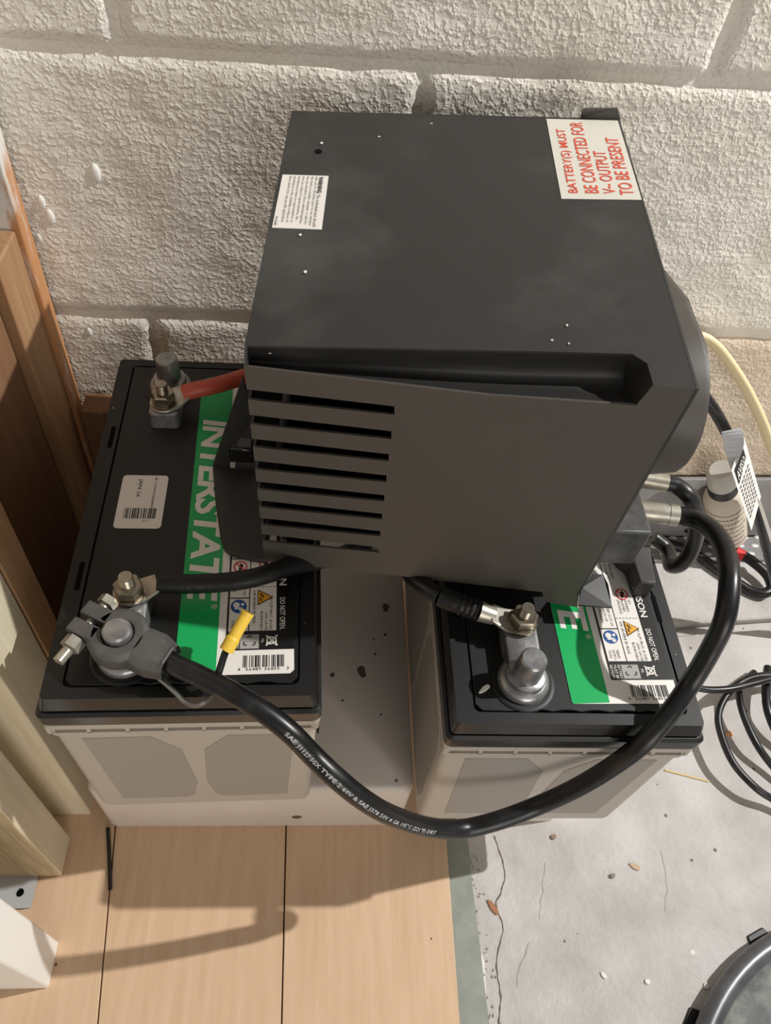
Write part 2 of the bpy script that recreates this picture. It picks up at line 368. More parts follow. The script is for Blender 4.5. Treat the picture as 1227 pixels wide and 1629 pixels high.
tag(obj('timber_offcut', bm, PINED, bevel=.001), 'brown timber offcut standing behind the left battery against the wall', 'lumber')
# small zinc bracket on the floor
q = [fl(10, 1408), fl(56, 1408), fl(52, 1446), fl(4, 1442)]
t = thing('metal_bracket', 'small zinc angle bracket with a screw hole under the pale grained post', 'bracket', q[0])
hc = fl(33, 1421); bm = B()
outer = []
x0, x1 = (q[0].x+q[3].x)/2-.012, (q[1].x+q[2].x)/2; y0, y1 = q[2].y, q[1].y+.02
n = 24; R1 = circ((hc.x, hc.y), .0033, 0, n)
O1 = []
for x, y, z in R1:
    dx, dy = x-hc.x, y-hc.y
    k = min(((x1-hc.x)/dx if dx > 1e-9 else (x0-hc.x)/dx if dx < -1e-9 else 1e9), ((y1-hc.y)/dy if dy > 1e-9 else (y0-hc.y)/dy if dy < -1e-9 else 1e9))
    O1.append((hc.x+dx*k, hc.y+dy*k, 0))
for z in (.0006, .0028):
    a = [bm.verts.new((x, y, z)) for x, y, _ in R1]; b = [bm.verts.new((x, y, z)) for x, y, _ in O1]
    for i in range(n): bm.faces.new((a[i], a[(i+1) % n], b[(i+1) % n], b[i]))
obj('bracket_plate', bm, mat('bright_zinc', (206, 208, 208), .4, .25), t, world=True)
bm = B(); box(bm, x0, x1, y1-.002, y1, .0006, .003); obj('bracket_flange', bm, ZINC, t, world=True)
bm = B(); cyl(bm, (hc.x, hc.y, .0002), (hc.x, hc.y, .0008), .0032); obj('screw_hole', bm, DARK, t, world=True)

# ------------------------------------------------------------------ plinths
PH = .1009
bm = B(); px0, px1, py0, py1 = -.0103, .2480, .0216, .318
loft(bm, [rrect(px0+.004, px1-.001, py0+.004, py1, .006, 0), rrect(px0+.001, px1, py0+.001, py1, .008, .006), rrect(px0, px1, py0, py1, .008, PH-.006), rrect(px0+.002, px1, py0+.002, py1, .008, PH-.0015), rrect(px0+.005, px1-.002, py0+.005, py1-.002, .008, PH)])
tag(obj('plinth', bm, PLIN, smooth=50), 'low white stained plinth under the left battery', 'plinth')
bm = B()
for u, v, a, b_, ang in ((576, 1069, .0035, .0075, .6), (614, 967, .003, .0055, -.3), (613, 1010, .0014, .0018, 0), (597, 1041, .0012, .0015, 0), (529, 1074, .0022, .0025, .5), (506, 1160, .001, .005, 0), (545, 1115, .0012, .001, 0), (606, 1137, .001, .001, 0)):
    q = P(u, v, z=PH); 
    bm = B(); face(bm, [(q.x+(a*math.cos(t)*(1+.25*math.sin(3*t)))*math.cos(ang)-b_*math.sin(t)*math.sin(ang)*.6, q.y+a*math.cos(t)*math.sin(ang)+b_*math.sin(t)*math.cos(ang)*(1+.2*math.cos(2*t)), PH+.0002) for t in [2*math.pi*i/16 for i in range(16)]])
    obj('stain', bm, MATS.get('brown_stain') or mat('brown_stain', (84, 74, 66), .7), bpy.data.objects['plinth'])

bm = B(); loft(bm, [rrect(.30, .395, .03, .285, .004, FZ), rrect(.30, .395, .03, .285, .004, .0916)])
tag(obj('plinth', bm, PLIN, smooth=40), 'low white plinth hidden under the right battery', 'plinth')

# ------------------------------------------------------------------ battery
BW, BL_, BH = .1715, .3106, .193
def battery(label, loc, rz):
    t = thing('car_battery', label, 'battery', loc, rz, 'pair of lead acid batteries')
    def rr(ins, z, r=.006): return rrect(ins, BW-ins, ins, BL_-ins, r, z, 3)
    bm = B()
    loft(bm, [rr(.0135, 0), rr(.0125, .0075), rr(.0078, .0085), rr(.0072, .012), rr(.0055, .1500)])
    loft(bm, [rr(.0042, .1500, .005), rr(.0042, .1545, .005)])
    loft(bm, [rr(.0075, .154, .005), rr(.0075, .1625, .005)])
    loft(bm, [rr(.0032, .1615, .005), rr(.0032, .1675, .005)])
    for i in range(8):
        x = .006+(BW-.012)*i/7
        for y0, y1 in ((.0042, .009), (BL_-.009, BL_-.0042)): box(bm, x-.0012, x+.0012, y0, y1, .1535, .162)
    for i in range(13):
        y = .006+(BL_-.012)*i/12
        for x0, x1 in ((.0042, .009), (BW-.009, BW-.0042)): box(bm, x0, x1, y-.0012, y+.0012, .1535, .162)
    case = obj('case', bm, CASE, t, smooth=35)
    def front(s, z, d=.0004): return (s, .0072-.0017*(z-.012)/.138-d, z)
    def left(s, z, d=.0004): return (.0072-.0017*(z-.012)/.138-d, s, z)
    octL = [(x, .012+(z-.012)*1.125) for x, z in [(.0265, .012+.012), (.0215, .128), (.063, .1285), (.0795, .108), (.0835, .052), (.079, .028), (.0735, .0235)]]
    octR = [(BW-x+.002, z) for x, z in octL]
    for pts in (octL, octR):
        bm = B(); prism(bm, [front(x, z) for x, z in pts], (0, .0012, 0)); obj('panel', bm, PANEL, t, bevel=.0003, seg=1)
    for k in range(3):
        a = .016+k*.095; w_ = .088
        pts = [(a+.006, .02), (a, .04), (a, .128), (a+.008, .142), (a+w_-.008, .142), (a+w_, .128), (a+w_, .04), (a+w_-.006, .02)]
        bm = B(); prism(bm, [left(y, z) for y, z in pts], (.0012, 0, 0)); obj('panel', bm, PANEL, t)
        bm = B(); prism(bm, [(BW-left(y, z)[0], y, z) for y, z in pts], (-.0012, 0, 0)); obj('panel', bm, PANEL, t)
    # cover
    bm = B()
    loft(bm, [rr(.0040, .1680, .004), rr(.0030, .1692, .004), rr(.0030, .1785, .004), rr(.0048, .1805, .004)])
    loft(bm, [rr(.0105, .180, .004), rr(.0105, .1835, .004)])
    loft(bm, [rr(.0056, .1825, .003), rr(.0070, .1890, .003)])
    o_, i_ = rr(.0080, .193, .003), rrect(.0190, BW-.0165, .0152, BL_-.0152, .004, .193, 3)
    o0, i0 = rr(.0070, .189, .003), rrect(.0190, BW-.0165, .0152, BL_-.0152, .004, .189, 3)
    V = [[bm.verts.new(p) for p in r] for r in (o0, o_, i_, i0)]; n = len(o_)
    for a, b in ((0, 1), (1, 2), (2, 3)):
        for k in range(n): bm.faces.new((V[a][k], V[a][(k+1) % n], V[b][(k+1) % n], V[b][k]))
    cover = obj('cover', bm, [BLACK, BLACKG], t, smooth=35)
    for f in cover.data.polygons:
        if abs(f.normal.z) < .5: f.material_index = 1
    bm = B()      # raised inner lid with scalloped front edge and stepped right side
    e = .0011; pts = []
    x0, x1, y0, y1 = .0190+e, BW-.0165-e, .0152+e, BL_-.0152-e
    pts.append((x0, y1)); pts.append((x0, y0+.004)); pts.append((x0+.004, y0))
    for k in range(41):
        x = x0+.03+(x1-.012-x0-.03)*k/40; pts.append((x, y0+.0012*abs(math.sin(k/40*math.pi*5))))
    pts += [(x1-.004, y0), (x1, y0+.004), (x1, y1)]
    prism(bm, [(x, y, .1885) for x, y in pts], (0, 0, .0045))
    lid = obj('lid', bm, BLACK, t, bevel=.0004, seg=1)
    for x, y in ((.0150, .092), (BW-.0172, .092), (.0150, .215), (BW-.0172, .215)):
        bm = B(); box(bm, x-.0015, x+.0015, y-.0105, y+.0105, .1925, .19345); obj('handle_slot', bm, DARK, t)
    return t, cover, lid
def label_on(t):
    Z = .19325; dl = .0235; x0, y0 = .0812, .0212
    def F(h): return lambda a, b: Vector((x0+a*math.cos(dl)-b*math.sin(dl), y0+a*math.sin(dl)+b*math.cos(dl), Z+h))
    G0, G1, G2, G3 = F(.0001), F(.0003), F(.0005), F(.0007)
    bm = B(); LT = .262
    pts = [(.001, 0), (.068, -.0004), (.0705, .002), (.0705, .0155), (.0705, LT-.004), (.0665, LT), (.004, LT), (0, LT-.004), (0, .001)]
    prism(bm, [G0(*p)-Vector((0, 0, .0002)) for p in pts], (0, 0, .0002))
    lab = obj('top_label', bm, LWHITE, t)
    bm = B(); sheet(bm, G1, [(.001, 0), (.0243, .0006), (.0243, LT), (.004, LT), (0, LT-.004), (0, .001)]); obj('green_band', bm, GREEN, lab)
    bm = B(); sheet(bm, G1, [(.0291, .0158), (.0705, .0158), (.0705, LT-.004), (.0665, LT), (.0291, LT)]); obj('black_panel', bm, LBLACK, lab)
    bm = B()
    for a, b in (((.0304, .0424), (.0289, .0524)), ((.0304, .0424), (.0533, .083)), ((.0304, .0424), (.0838, .115)), ((.0304, .0424), (.116, .15)), ((.0431, .0597), (.0289, .115)), ((.0431, .0597), (.116, .15))):
        rsheet(bm, G2, *a, *b)
    obj('warning_table', bm, LWHITE, lab)
    # text runs towards the front (-b), letter tops towards +a
    def down(G, a, b): return lambda x, y: G(a+y, b-x)
    bm = B(); text(bm, 'INTERSTATE', down(G2, .0033, .2137), 0, .1627, 0, .0192, bold=.028, shear=.12, spacing=.92, res=3)
    text(bm, '®', down(G2, .0192, .0488), 0, .0036, 0, .0036)
    obj('lettering', bm, LWHITE, lab)
    bm = B()
    text(bm, 'DANGER/POISON', down(G2, .0615, .1215), 0, .0595, 0, .0048, bold=.02)
    text(bm, 'DO NOT OPEN.', down(G2, .0618, .0528), 0, .0235, 0, .0034, bold=.01)
    text(bm, 'BATTERY', down(G2, .0355, .0262), 0, .0095, 0, .0017); text(bm, 'MUST BE', down(G2, .0329, .0262), 0, .0095, 0, .0017); text(bm, 'RECYCLED', down(G2, .0303, .0262), 0, .0095, 0, .0017)
    # crossed-out bin
    def line(Gm, p, q, wd=.0004):
        p, q = Vector((*p, 0)), Vector((*q, 0)); d = (q-p).normalized(); nn = Vector((-d.y, d.x, 0))*wd
        sheet(bm, Gm, [(p+nn)[:2], (q+nn)[:2], (q-nn)[:2], (p-nn)[:2]])
    for p, q in (((.0535, .0255), (.0605, .0185)), ((.0535, .0185), (.0605, .0255)), ((.0542, .0245), (.0592, .0238)), ((.0542, .0195), (.0592, .0202)), ((.0595, .0185), (.0595, .0255)), ((.0542, .0245), (.0542, .0195))): line(G2, p, q, .00045)
    text(bm, 'Pb', down(G2, .0505, .0233), 0, .0026, 0, .0018)
    obj('white_lettering', bm, LWHITE, lab)
    bm = B(); rsheet(bm, G2, .0378, .0492, .0166, .0264); rec = obj('recycle_box', bm, LGREY, lab)
    bm = B()
    for k in range(3):
        a0 = math.radians(90+120*k); c = (.0435+.0026*math.cos(a0), .0215+.0026*math.sin(a0))
        for i in range(5):
            t0, t1 = a0-1.6+i*.64, a0-1.6+(i+1)*.64
            sheet(bm, G3, [(c[0]+.0016*math.cos(t0), c[1]+.0016*math.sin(t0)), (c[0]+.0016*math.cos(t1), c[1]+.0016*math.sin(t1)), (c[0]+.0009*math.cos(t1), c[1]+.0009*math.sin(t1)), (c[0]+.0009*math.cos(t0), c[1]+.0009*math.sin(t0))])
    for (a, b, txt, wd) in ((.0555, .0525, 'SULFURIC ACID', .0235), (.0526, .0425, 'CAN CAUSE', .0135), (.0497, .0425, 'BLINDNESS', .0135), (.0450, .0585, 'OR SEVERE BURNS', .0245),
                            (.0374, .0367, 'READ', .0060), (.0347, .0367, 'INSTRUC-', .0072), (.0320, .0367, 'TIONS', .0058),
                            (.0385, .0700, 'KEEP OUT OF', .0150), (.0355, .0700, 'REACH OF', .0115), (.0325, .0700, 'CHILDREN', .0125),
                            (.0555, .0755, 'NO', .0034), (.0528, .0755, 'SPARKS', .0095), (.0501, .0755, 'FLAMES', .0095), (.0474, .0755, 'SMOKING', .0110),
                            (.0545, .1120, 'SHIELD', .0095), (.0515, .1120, 'EYES', .0070), (.0485, .1120, 'EXPLOSIVE GASES', .0190), (.0450, .1120, 'CAN CAUSE INJURY', .0200)):
        text(bm, txt, down(G3, a, b), 0, wd, 0, .0017, res=1)
    for k in range(7): rsheet(bm, G3, .0435+k*.0023, .0448+k*.0023, .0608, .0612)
    # UPC code
    bars = [1, 1, 2, 1, 1, 3, 1, 2, 1, 1, 1, 2, 3, 1, 2, 1, 1, 3, 2, 1, 1, 1, 2, 2, 1, 3, 1, 1, 2, 1, 1, 2, 3, 1, 1, 1, 2, 1, 1]
    tot = sum(bars); a = .0400; u_ = .0245/tot
    for i, q in enumerate(bars):
        if i % 2 == 0: rsheet(bm, G1, a, a+q*u_*.95, .0042, .0122)
        a += q*u_
    up = lambda G, a0, b0: (lambda x, y: G(a0+x, b0+y))
    text(bm, '8', up(G1, .0372, .0020), 0, .0014, 0, .0020, res=1); text(bm, '56489', up(G1, .0418, .0020), 0, .0092, 0, .0020, res=1)
    text(bm, '36855', up(G1, .0528, .0020), 0, .0092, 0, .0020, res=1); text(bm, '3', up(G1, .0660, .0020), 0, .0014, 0, .0020, res=1)
    # figures inside the discs
    def disc(bmx, Gm, c, r0, r1, n=24):
        for i in range(n):
            t0, t1 = 2*math.pi*i/n, 2*math.pi*(i+1)/n
            p = [(c[0]+r*math.cos(t), c[1]+r*math.sin(t)) for r, t in ((r1, t0), (r1, t1), (max(r0, 1e-5), t1), (max(r0, 1e-5), t0))]
            sheet(bmx, Gm, p)
    G4 = F(.0009)
    for c in ((.0361, .0768), (.0523, .0800), (.0361, .1075)):
        sheet(bm, G3, [(c[0]-.001, c[1]-.003), (c[0]+.0005, c[1]-.0028), (c[0]+.002, c[1]+.001), (c[0]+.0006, c[1]+.003), (c[0]-.0008, c[1]+.0012)])
    obj('ink_print', bm, INK, lab)
    for c in ((.0361, .0768), (.0523, .0800), (.0361, .1075)):
        bm = B(); disc(bm, G4, c, .0036, .0045); line2 = [(c[0]-.003, c[1]+.0024), (c[0]-.0024, c[1]+.003), (c[0]+.003, c[1]-.0024), (c[0]+.0024, c[1]-.003)]; sheet(bm, G4, line2)
        obj('prohibition_sign', bm, RED, lab)
    bm = B(); disc(bm, G3, (.0361, .0466), 0, .0050); bl = obj('mandatory_sign', bm, BLUE, lab)
    bm = B(); disc(bm, G4, (.0347, .0476), 0, .0021, 12); disc(bm, G4, (.0385, .0480), 0, .0011, 10); disc(bm, G4, (.0378, .0440), 0, .0014, 10); rsheet(bm, G4, .0335, .0385, .0444, .0458); obj('white_figure', bm, LWHITE, lab)
    tri = [(.0478, .0590), (.0478, .0470), (.0578, .0530)]
    bm = B(); sheet(bm, G3, tri); obj('triangle_border', bm, INK, lab)
    c = ((tri[0][0]+tri[1][0]+tri[2][0])/3, .0530)
    bm = B(); sheet(bm, G4, [(c[0]+(x-c[0])*.82, c[1]+(y-c[1])*.82) for x, y in tri]); obj('warning_sign', bm, YEL, lab)
    bm = B(); G5 = F(.0011); sheet(bm, G5, [(.0492, .0556), (.0502, .0560), (.0520, .0530), (.0512, .0526)]); sheet(bm, G5, [(.0494, .0500), (.0494, .0530), (.0502, .0530), (.0502, .0500)]); obj('warning_figure', bm, INK, lab)
    return lab
def posts_on(t, cy, sgn):
    """tapered post with its lead foot at (.0517, cy) and a threaded stud further in (sgn * 33 mm)"""
    c = (.0517, cy); Z = .193; sy = cy+sgn*.0330; s = (.0522, sy)
    bm = B(); lathe(bm, c, [(.0205, Z-.002), (.0205, Z+.0006), (.0192, Z+.0012), (.0180, Z+.0012)], 32); obj('post_bushing', bm, BLACK, t, smooth=40)
    bm = B(); lathe(bm, c, [(.0160, Z-.001), (.0162, Z+.004), (.0150, Z+.0062), (.0128, Z+.0072), (.0122, Z+.0112), (.0104, Z+.0122), (.0092, Z+.0124), (.0082, Z+.0295), (.0070, Z+.0308), (.0001, Z+.0309)], 32)
    x0, x1 = .0410, .0630; ya, yb = (c[1], s[1]+sgn*.011)
    ya, yb = min(ya, yb), max(ya, yb)
    loft(bm, [rrect(x0, x1, ya, yb, .004, Z-.001), rrect(x0+.0006, x1-.0006, ya+.0006, yb-.0006, .004, Z+.0125), rrect(x0+.002, x1-.002, ya+.002, yb-.002, .004, Z+.0135)])
    post = obj('terminal_post', bm, LEAD, t, smooth=38)
    bm = B(); cyl(bm, (*s, Z+.012), (*s, Z+.0345), .0040, 16)
    for k in range(7): lathe(bm, s, [(.0040, Z+.0255+k*.0012), (.0044, Z+.0261+k*.0012), (.0040, Z+.0267+k*.0012)], 16)
    obj('threaded_stud', bm, STEEL, t, smooth=40)
    return s
LZ, RZ = .1009, .0916
LROT, RROT = .02876, -.0036
batL, cov, lid = battery('left black topped car battery next to the timber posts', (0, 0, LZ), LROT)
label_on(batL); sF = posts_on(batL, .0357, 1); sB = posts_on(batL, .2695, -1)
def copy_tree(o, par=None):
    c = o.copy(); C.objects.link(c); c.parent = par
    for ch in o.children: copy_tree(ch, c)
    return c
batR = copy_tree(batL); batR.location = (.24148, -.00752, RZ); batR.rotation_euler.z = RROT
batR['label'] = 'right black topped car battery in the lamp light, without a white date sticker'
def LW(x, y, z): return Matrix.Translation((0, 0, LZ))@Matrix.Rotation(LROT, 4, 'Z')@Vector((x, y, z))
def RW(x, y, z): return Matrix.Translation((.24148, -.00752, RZ))@Matrix.Rotation(RROT, 4, 'Z')@Vector((x, y, z))
ZL, ZR = LZ+.193, RZ+.193
# white date sticker only on the left battery
bm = B(); Z = .1932
loft(bm, [rrect(.0293, .0606, .1302, .1776, .0028, Z), rrect(.0293, .0606, .1302, .1776, .0028, Z+.0003)])
st = obj('date_sticker', bm, LWHITE, batL, label='white date sticker with rounded corners and a bar code')
bm = B(); G = lambda x, y: Vector((x, y, Z+.0005))
a = .0345; random.seed(3)
while a < .0555:
    q = random.choice((.0003, .0005, .0008)); rsheet(bm, G, a, a+q, .1385, .1475); a += q+random.choice((.0004, .0006, .0010))
text(bm, 'JAN 26', lambda x, y: G(.0400+y, .1740-x), 0, .0165, 0, .0034, res=1)
text(bm, 'B-170W15JNN1', lambda x, y: G(.0510+y, .1750-x), 0, .0270, 0, .0022, res=1)
text(bm, '32 36', lambda x, y: G(.0475+x, .1358+y), 0, .0045, 0, .0013, res=1)
obj('sticker_print', bm, INK, st)

# ------------------------------------------------------------------ inverter housing
ul, ur, bl, br = (387, 562), (1113, 619), (421, 893), (921, 947)
FP = ((Vector((.1264, .0988, .39))+Vector((.3321, .0723, .403)))/2, None)
e1 = Vector((.3321, .0723, .403))-Vector((.1264, .0988, .39)); e2 = Vector((.2272, .0812, .4880))-Vector((.2313, .0900, .3050))
FP = (FP[0], e1.cross(e2).normalized())
if FP[1].y > 0: FP = (FP[0], -FP[1])
def FF(u, v): return P(u, v, pl=FP)
fu_l, fu_r = FF(*ul), FF(*ur)
tb = Vector((.2393, .3149, .4998)); ev = tb-(fu_l+fu_r)/2
TPn = (fu_r-fu_l).cross(ev).normalized(); TPn = TPn if TPn.z > 0 else -TPn
TP = (fu_l, TPn)
def TT(u, v): return P(u, v, pl=TP)
inv = thing('inverter_charger', 'black steel inverter charger box resting across both batteries', 'inverter', (.235, .2, ZL))
tbl, tbr = TT(464, 176), TT(986, 189)
fb_l, fb_r = FF(*bl), FF(*br)
DN = (fb_l-fu_l+fb_r-fu_r)/2          # downwards along the box
bbl, bbr = tbl+DN*.99, tbr+DN*.99
# top sheet with the finger groove cut away along its front edge
A_l, A_m, A_r = TT(389, 549), TT(868, 559), TT(1006, 563)
E_t, E_b = TT(1030, 578), FF(1036, 617)
cor = fu_r
B_r, B_m, B_l = FF(1012, 645), FF(777, 629), FF(388, 583)
edge = FF(1040, ul[1]+(ur[1]-ul[1])*(1040-ul[0])/(ur[0]-ul[0]))
bm = B()
def fpoly(pts): return bm.faces.new([bm.verts.new(p) for p in pts])
def rounded_corner(p, q, r, d=.006, n=5):
    a = p+(q-p).normalized()*-0  # placeholder for clarity
    u1 = (p-q).normalized()*d; u2 = (r-q).normalized()*d
    return [(q+u1)*(1-t)**2+q*2*t*(1-t)+(q+u2)*t*t for t in [i/n for i in range(n+1)]]
top = [A_l, A_m, A_r, E_t, edge, cor]+[tbr]+rounded_corner(tbr, tbl, A_l)
fpoly(top)
obj('top_panel', bm, HOUS, inv, world=True, solid=.0012)
# groove: sunken channel following the edge
bm = B(); dp = -TPn*.0095+Vector((0, .0075, 0))
i1, i2, i3 = (A_l*.5+B_l*.5)+dp, (A_m*.5+B_m*.5)+dp, (A_r*.55+B_r*.45)+dp*1.15
n = 8
def chan(a, mid, b): return [a*(1-t)**2+mid*2*t*(1-t)+b*t*t for t in [k/n for k in range(n+1)]]
stations = [(A_l, i1, B_l), (A_l.lerp(A_m, .5), i1.lerp(i2, .5), B_l.lerp(B_m, .5)), (A_m, i2, B_m), (A_m.lerp(A_r, .6), i2.lerp(i3, .6), B_m.lerp(B_r, .6)), (A_r, i3, B_r), (E_t, (E_t+E_b)/2+dp*.35, E_b), (edge, edge, edge)]
rows = []
for a, m_, b in stations:
    mid = a+b; cpt = (m_*2-(a+b)/2)
    rows.append([bm.verts.new(p) for p in chan(a, cpt, b)])
for r0, r1 in zip(rows, rows[1:]):
    for k in range(n): bm.faces.new((r0[k], r0[k+1], r1[k+1], r1[k]))
bmesh.ops.remove_doubles(bm, verts=bm.verts, dist=1e-5)
obj('finger_groove', bm, HOUS, inv, world=True, smooth=60)
# front panel: strips between the eight louvre slots on the left, one sheet on the right
SX, SY, K = 370, 520, 1/4.231
rt = [(1090, 535, 592), (1070, 703, 757), (1052, 857, 905), (1037, 1000, 1046), (1022, 1133, 1175), (1007, 1258, 1297), (995, 1375, 1410), (984, 1483, 1520)]
lf = [(95, 420, 490), (115, 592, 655), (125, 752, 810), (140, 900, 960), (158, 1040, 1095), (175, 1167, 1215), (192, 1285, 1335), (205, 1395, 1445)]
def px(x, y): return (SX+x*K, SY+y*K)
def leftedge(v): t = (v-ul[1])/(bl[1]-ul[1]); return ul[0]+(bl[0]-ul[0])*t
bm = B(); cv = 0
tops = [(None, None)]
strips = []
prevR = None
def Lp(v): return FF(leftedge(v), v)
NS = len(rt); th = FP[1]*-.0014
def panel(pts): prism(bm, pts, th)
# strip 0: between groove and slot 1
mid0 = FF(*px(rt[0][0], rt[0][1]))
def botline(u): t = (u-bl[0])/(br[0]-bl[0]); return bl[1]+(br[1]-bl[1])*t
xr0 = px(rt[0][0], 0)[0]
vtop = lambda u: 583+(629-583)*(u-388)/(777-388)
panel([B_l, FF(xr0, vtop(xr0)), mid0, Lp(px(0, lf[0][1])[1])])
for k in range(NS-1):
    panel([Lp(px(0, lf[k][2])[1]), FF(*px(rt[k][0], rt[k][2])), FF(*px(rt[k+1][0], rt[k+1][1])), Lp(px(0, lf[k+1][1])[1])])
ue = px(rt[7][0], 0)[0]
panel([Lp(px(0, lf[7][2])[1]), FF(*px(rt[7][0], rt[7][2])), FF(ue, botline(ue)), fb_l])
right = [FF(xr0, vtop(xr0)), B_m, B_r, E_b, edge, cor, fb_r, FF(919, 966), FF(866, 957), FF(863, 942), FF(ue, botline(ue))]
for k in range(NS-1, -1, -1): right += [FF(*px(rt[k][0], rt[k][2])), FF(*px(rt[k][0], rt[k][1]))]
panel(right)
obj('front_panel', bm, HOUSF, inv, world=True)
# sides and back
bm = B(); thx = Vector((.0014, 0, 0))
back = [tbl, bbl]
def sidepoly(pts): prism(bm, pts, thx)
inset = (tbl-fu_l).normalized()*.012
def LI(v): return Lp(v)+inset
zs = [(px(0, a[1])[1], px(0, a[2])[1]) for a in lf]
rib_v = [583]+[q for z in zs for q in z]+[bl[1]]
for k in range(0, len(rib_v), 2): sidepoly([Lp(rib_v[k]), LI(rib_v[k]), LI(rib_v[k+1]), Lp(rib_v[k+1])])
sidepoly([A_l, tbl, bbl, LI(bl[1]), LI(583), B_l])
obj('left_panel', bm, HOUS, inv, world=True)
bm = B(); prism(bm, [cor, tbr, bbr, fb_r], (-.0014, 0, 0)); obj('right_panel', bm, HOUS, inv, world=True)
bm = B(); prism(bm, [tbl, tbr, bbr, bbl], (0, -.0014, 0)); obj('back_panel', bm, HOUS, inv, world=True)
bm = B()      # dark inner tray closing the box from below
o3 = Vector((0, 0, .030)); prism(bm, [fb_l+o3+Vector((.004, .004, -.005)), fb_r+o3+Vector((-.008, .006, -.008)), bbr+o3+Vector((-.006, -.006, -.006)), bbl+o3+Vector((.006, -.006, 0))], (0, 0, .002)); obj('inner_tray', bm, DARK, inv, world=True)
# raised lip on the back right corner
bm = B(); lp = [TT(924, 188), TT(986, 190)]; Y = tbr.y-.0005
q = [TT(924, 187.5), P(927, 177, y=Y), P(932, 173, y=Y), P(983, 172.5, y=Y), TT(987, 190)]
prism(bm, q, (0, .0016, 0)); obj('back_lip', bm, HOUSF, inv, world=True)
# printed labels on the top
up = TPn*.0004; up2 = TPn*.0007
Q = [TT(*p) for p in ((869.2, 190), (982.9, 192.8), (1021, 318.7), (893.4, 317))]      # TL TR BR BL
bm = B(); prism(bm, [q+up*.1 for q in Q], up*.9); ol = obj('battery_notice', bm, mat('notice_white', (216, 212, 200), .4), inv, world=True, label='white notice sticker with orange capitals')
fn = quad(Q[2], Q[1], Q[0], Q[3], up2); bm = B()
for body, xa, xb, ya, yb in (('BATTERY(S) MUST', .064, .858, .741, .894), ('BE CONNECTED FOR', .064, .957, .511, .687), ('V~ OUTPUT', .06, .574, .295, .46), ('TO BE PRESENT', .05, .755, .071, .248)):
    text(bm, body, fn, xa, xb, ya, yb, bold=.004, res=3)
obj('notice_lettering', bm, ORANGE, ol, world=True)
Q = [TT(*p) for p in ((449.8, 278.6), (522.9, 280.8), (512, 365.9), (433, 362.9))]
bm = B(); prism(bm, [q+up*.1 for q in Q], up*.9); wl = obj('warning_sticker', bm, LWHITE, inv, world=True, label='small white sticker headed WARNING')
fn = quad(Q[0], Q[3], Q[2], Q[1], up2); bm = B()
text(bm, 'WARNING:', fn, .03, .36, .80, .90, bold=.02, res=2); text(bm, 'The individual user should', fn, .38, .96, .81, .88, res=1)
for i, (s, e) in enumerate((('take care to determine prior to use whether', .95), ('this device is suitable, adequate or safe for', .93), ('the use intended. Since individual applica-', .92), ('tions are subject to great variation, the', .86), ('manufacturer makes no representation or', .90), ('warranty as to the suitability or fitness of', .90), ('these devices for any specific application.', .91))):
    text(bm, s, fn, .03, e, .715-i*.094, .785-i*.094, res=1)
text(bm, '96-6241', fn, .80, .96, .035, .085, bold=.01, res=1)
obj('warning_print', bm, INK, wl, world=True)
# paint chips and a small hole on the top
bm = B()
for u, v, r in ((512, 229, .0008), (486, 434, .0008), (478, 375, .0007), (902, 519, .0005), (905, 548, .0004)):
    q = TT(u, v)+up; bm = B(); prism(bm, [q+Vector((r*math.cos(t)*(1+.4*math.sin(2*t)), r*1.4*math.sin(t), 0)) for t in [i*math.pi/4 for i in range(8)]], up)
    obj('paint_chip', bm, FLECK, inv, world=True)
bm = B(); q = TT(507, 241); prism(bm, [q+up*.2+Vector((.0022*math.cos(t), .0026*math.sin(t), 0)) for t in [i*math.pi/6 for i in range(12)]], up*.5)
q0 = [TT(461, 226), TT(496, 227), TT(498, 230), TT(496, 233), TT(461, 233), TT(459, 229)]; obj('screw_hole', bm, DARK, inv, world=True)
# left mounting foot with its upright gusset
bm = B(); zf = ZL+.0055
pts = [P(338, 741, z=zf), P(343, 800, z=zf), P(351, 855, z=zf), P(357, 872, z=zf), P(367, 880, z=zf), P(400, 888, z=zf), P(425, 891, z=zf), P(425, 860, z=zf), P(408, 746, z=zf)]
prism(bm, [p-Vector((0, 0, .005)) for p in pts], (0, 0, .005)); foot = obj('mounting_foot', bm, HOUS, inv, world=True, bevel=.0012)
yG = pts[0].y
def GG(u, v): return P(u, v, y=yG)
bm = B(); prism(bm, [GG(338, 742), GG(366, 744), GG(365, 709), GG(377, 709), GG(384, 690), GG(393, 681), GG(398, 650), GG(386, 600)], (0, .0022, 0)); obj('bracket_gusset', bm, HOUS, inv, world=True)
bm = B(); prism(bm, [GG(364, 712), GG(403, 716), GG(405, 738), GG(364, 737)], (0, .012, .0)); obj('bracket_bar', bm, BLACKG, inv, world=True, bevel=.002)
# right mounting foot
bm = B(); zr = ZR+.018
pts = [P(1019, 926, z=zr), P(1046, 928, z=zr), P(1040, 897, z=zr), P(1036, 866, z=zr), P(985, 858, z=zr), P(992, 880, z=zr), P(1008, 892, z=zr)]
prism(bm, [Vector((p.x, p.y, ZR+.0002)) for p in pts], (0, 0, .0175)); obj('mounting_foot', bm, HOUS, inv, world=True, bevel=.0015)
# bent tab under the front right corner
bm = B(); zt_ = fb_r.z
prism(bm, [P(926, 935, z=zt_), P(943, 913, z=zt_), P(960, 914, z=zt_), P(968, 930, z=zt_), P(974, 966, z=zt_-.004), P(921, 962, z=zt_-.004)], (0, 0, -.0016)); obj('bent_tab', bm, HOUS, inv, world=True)
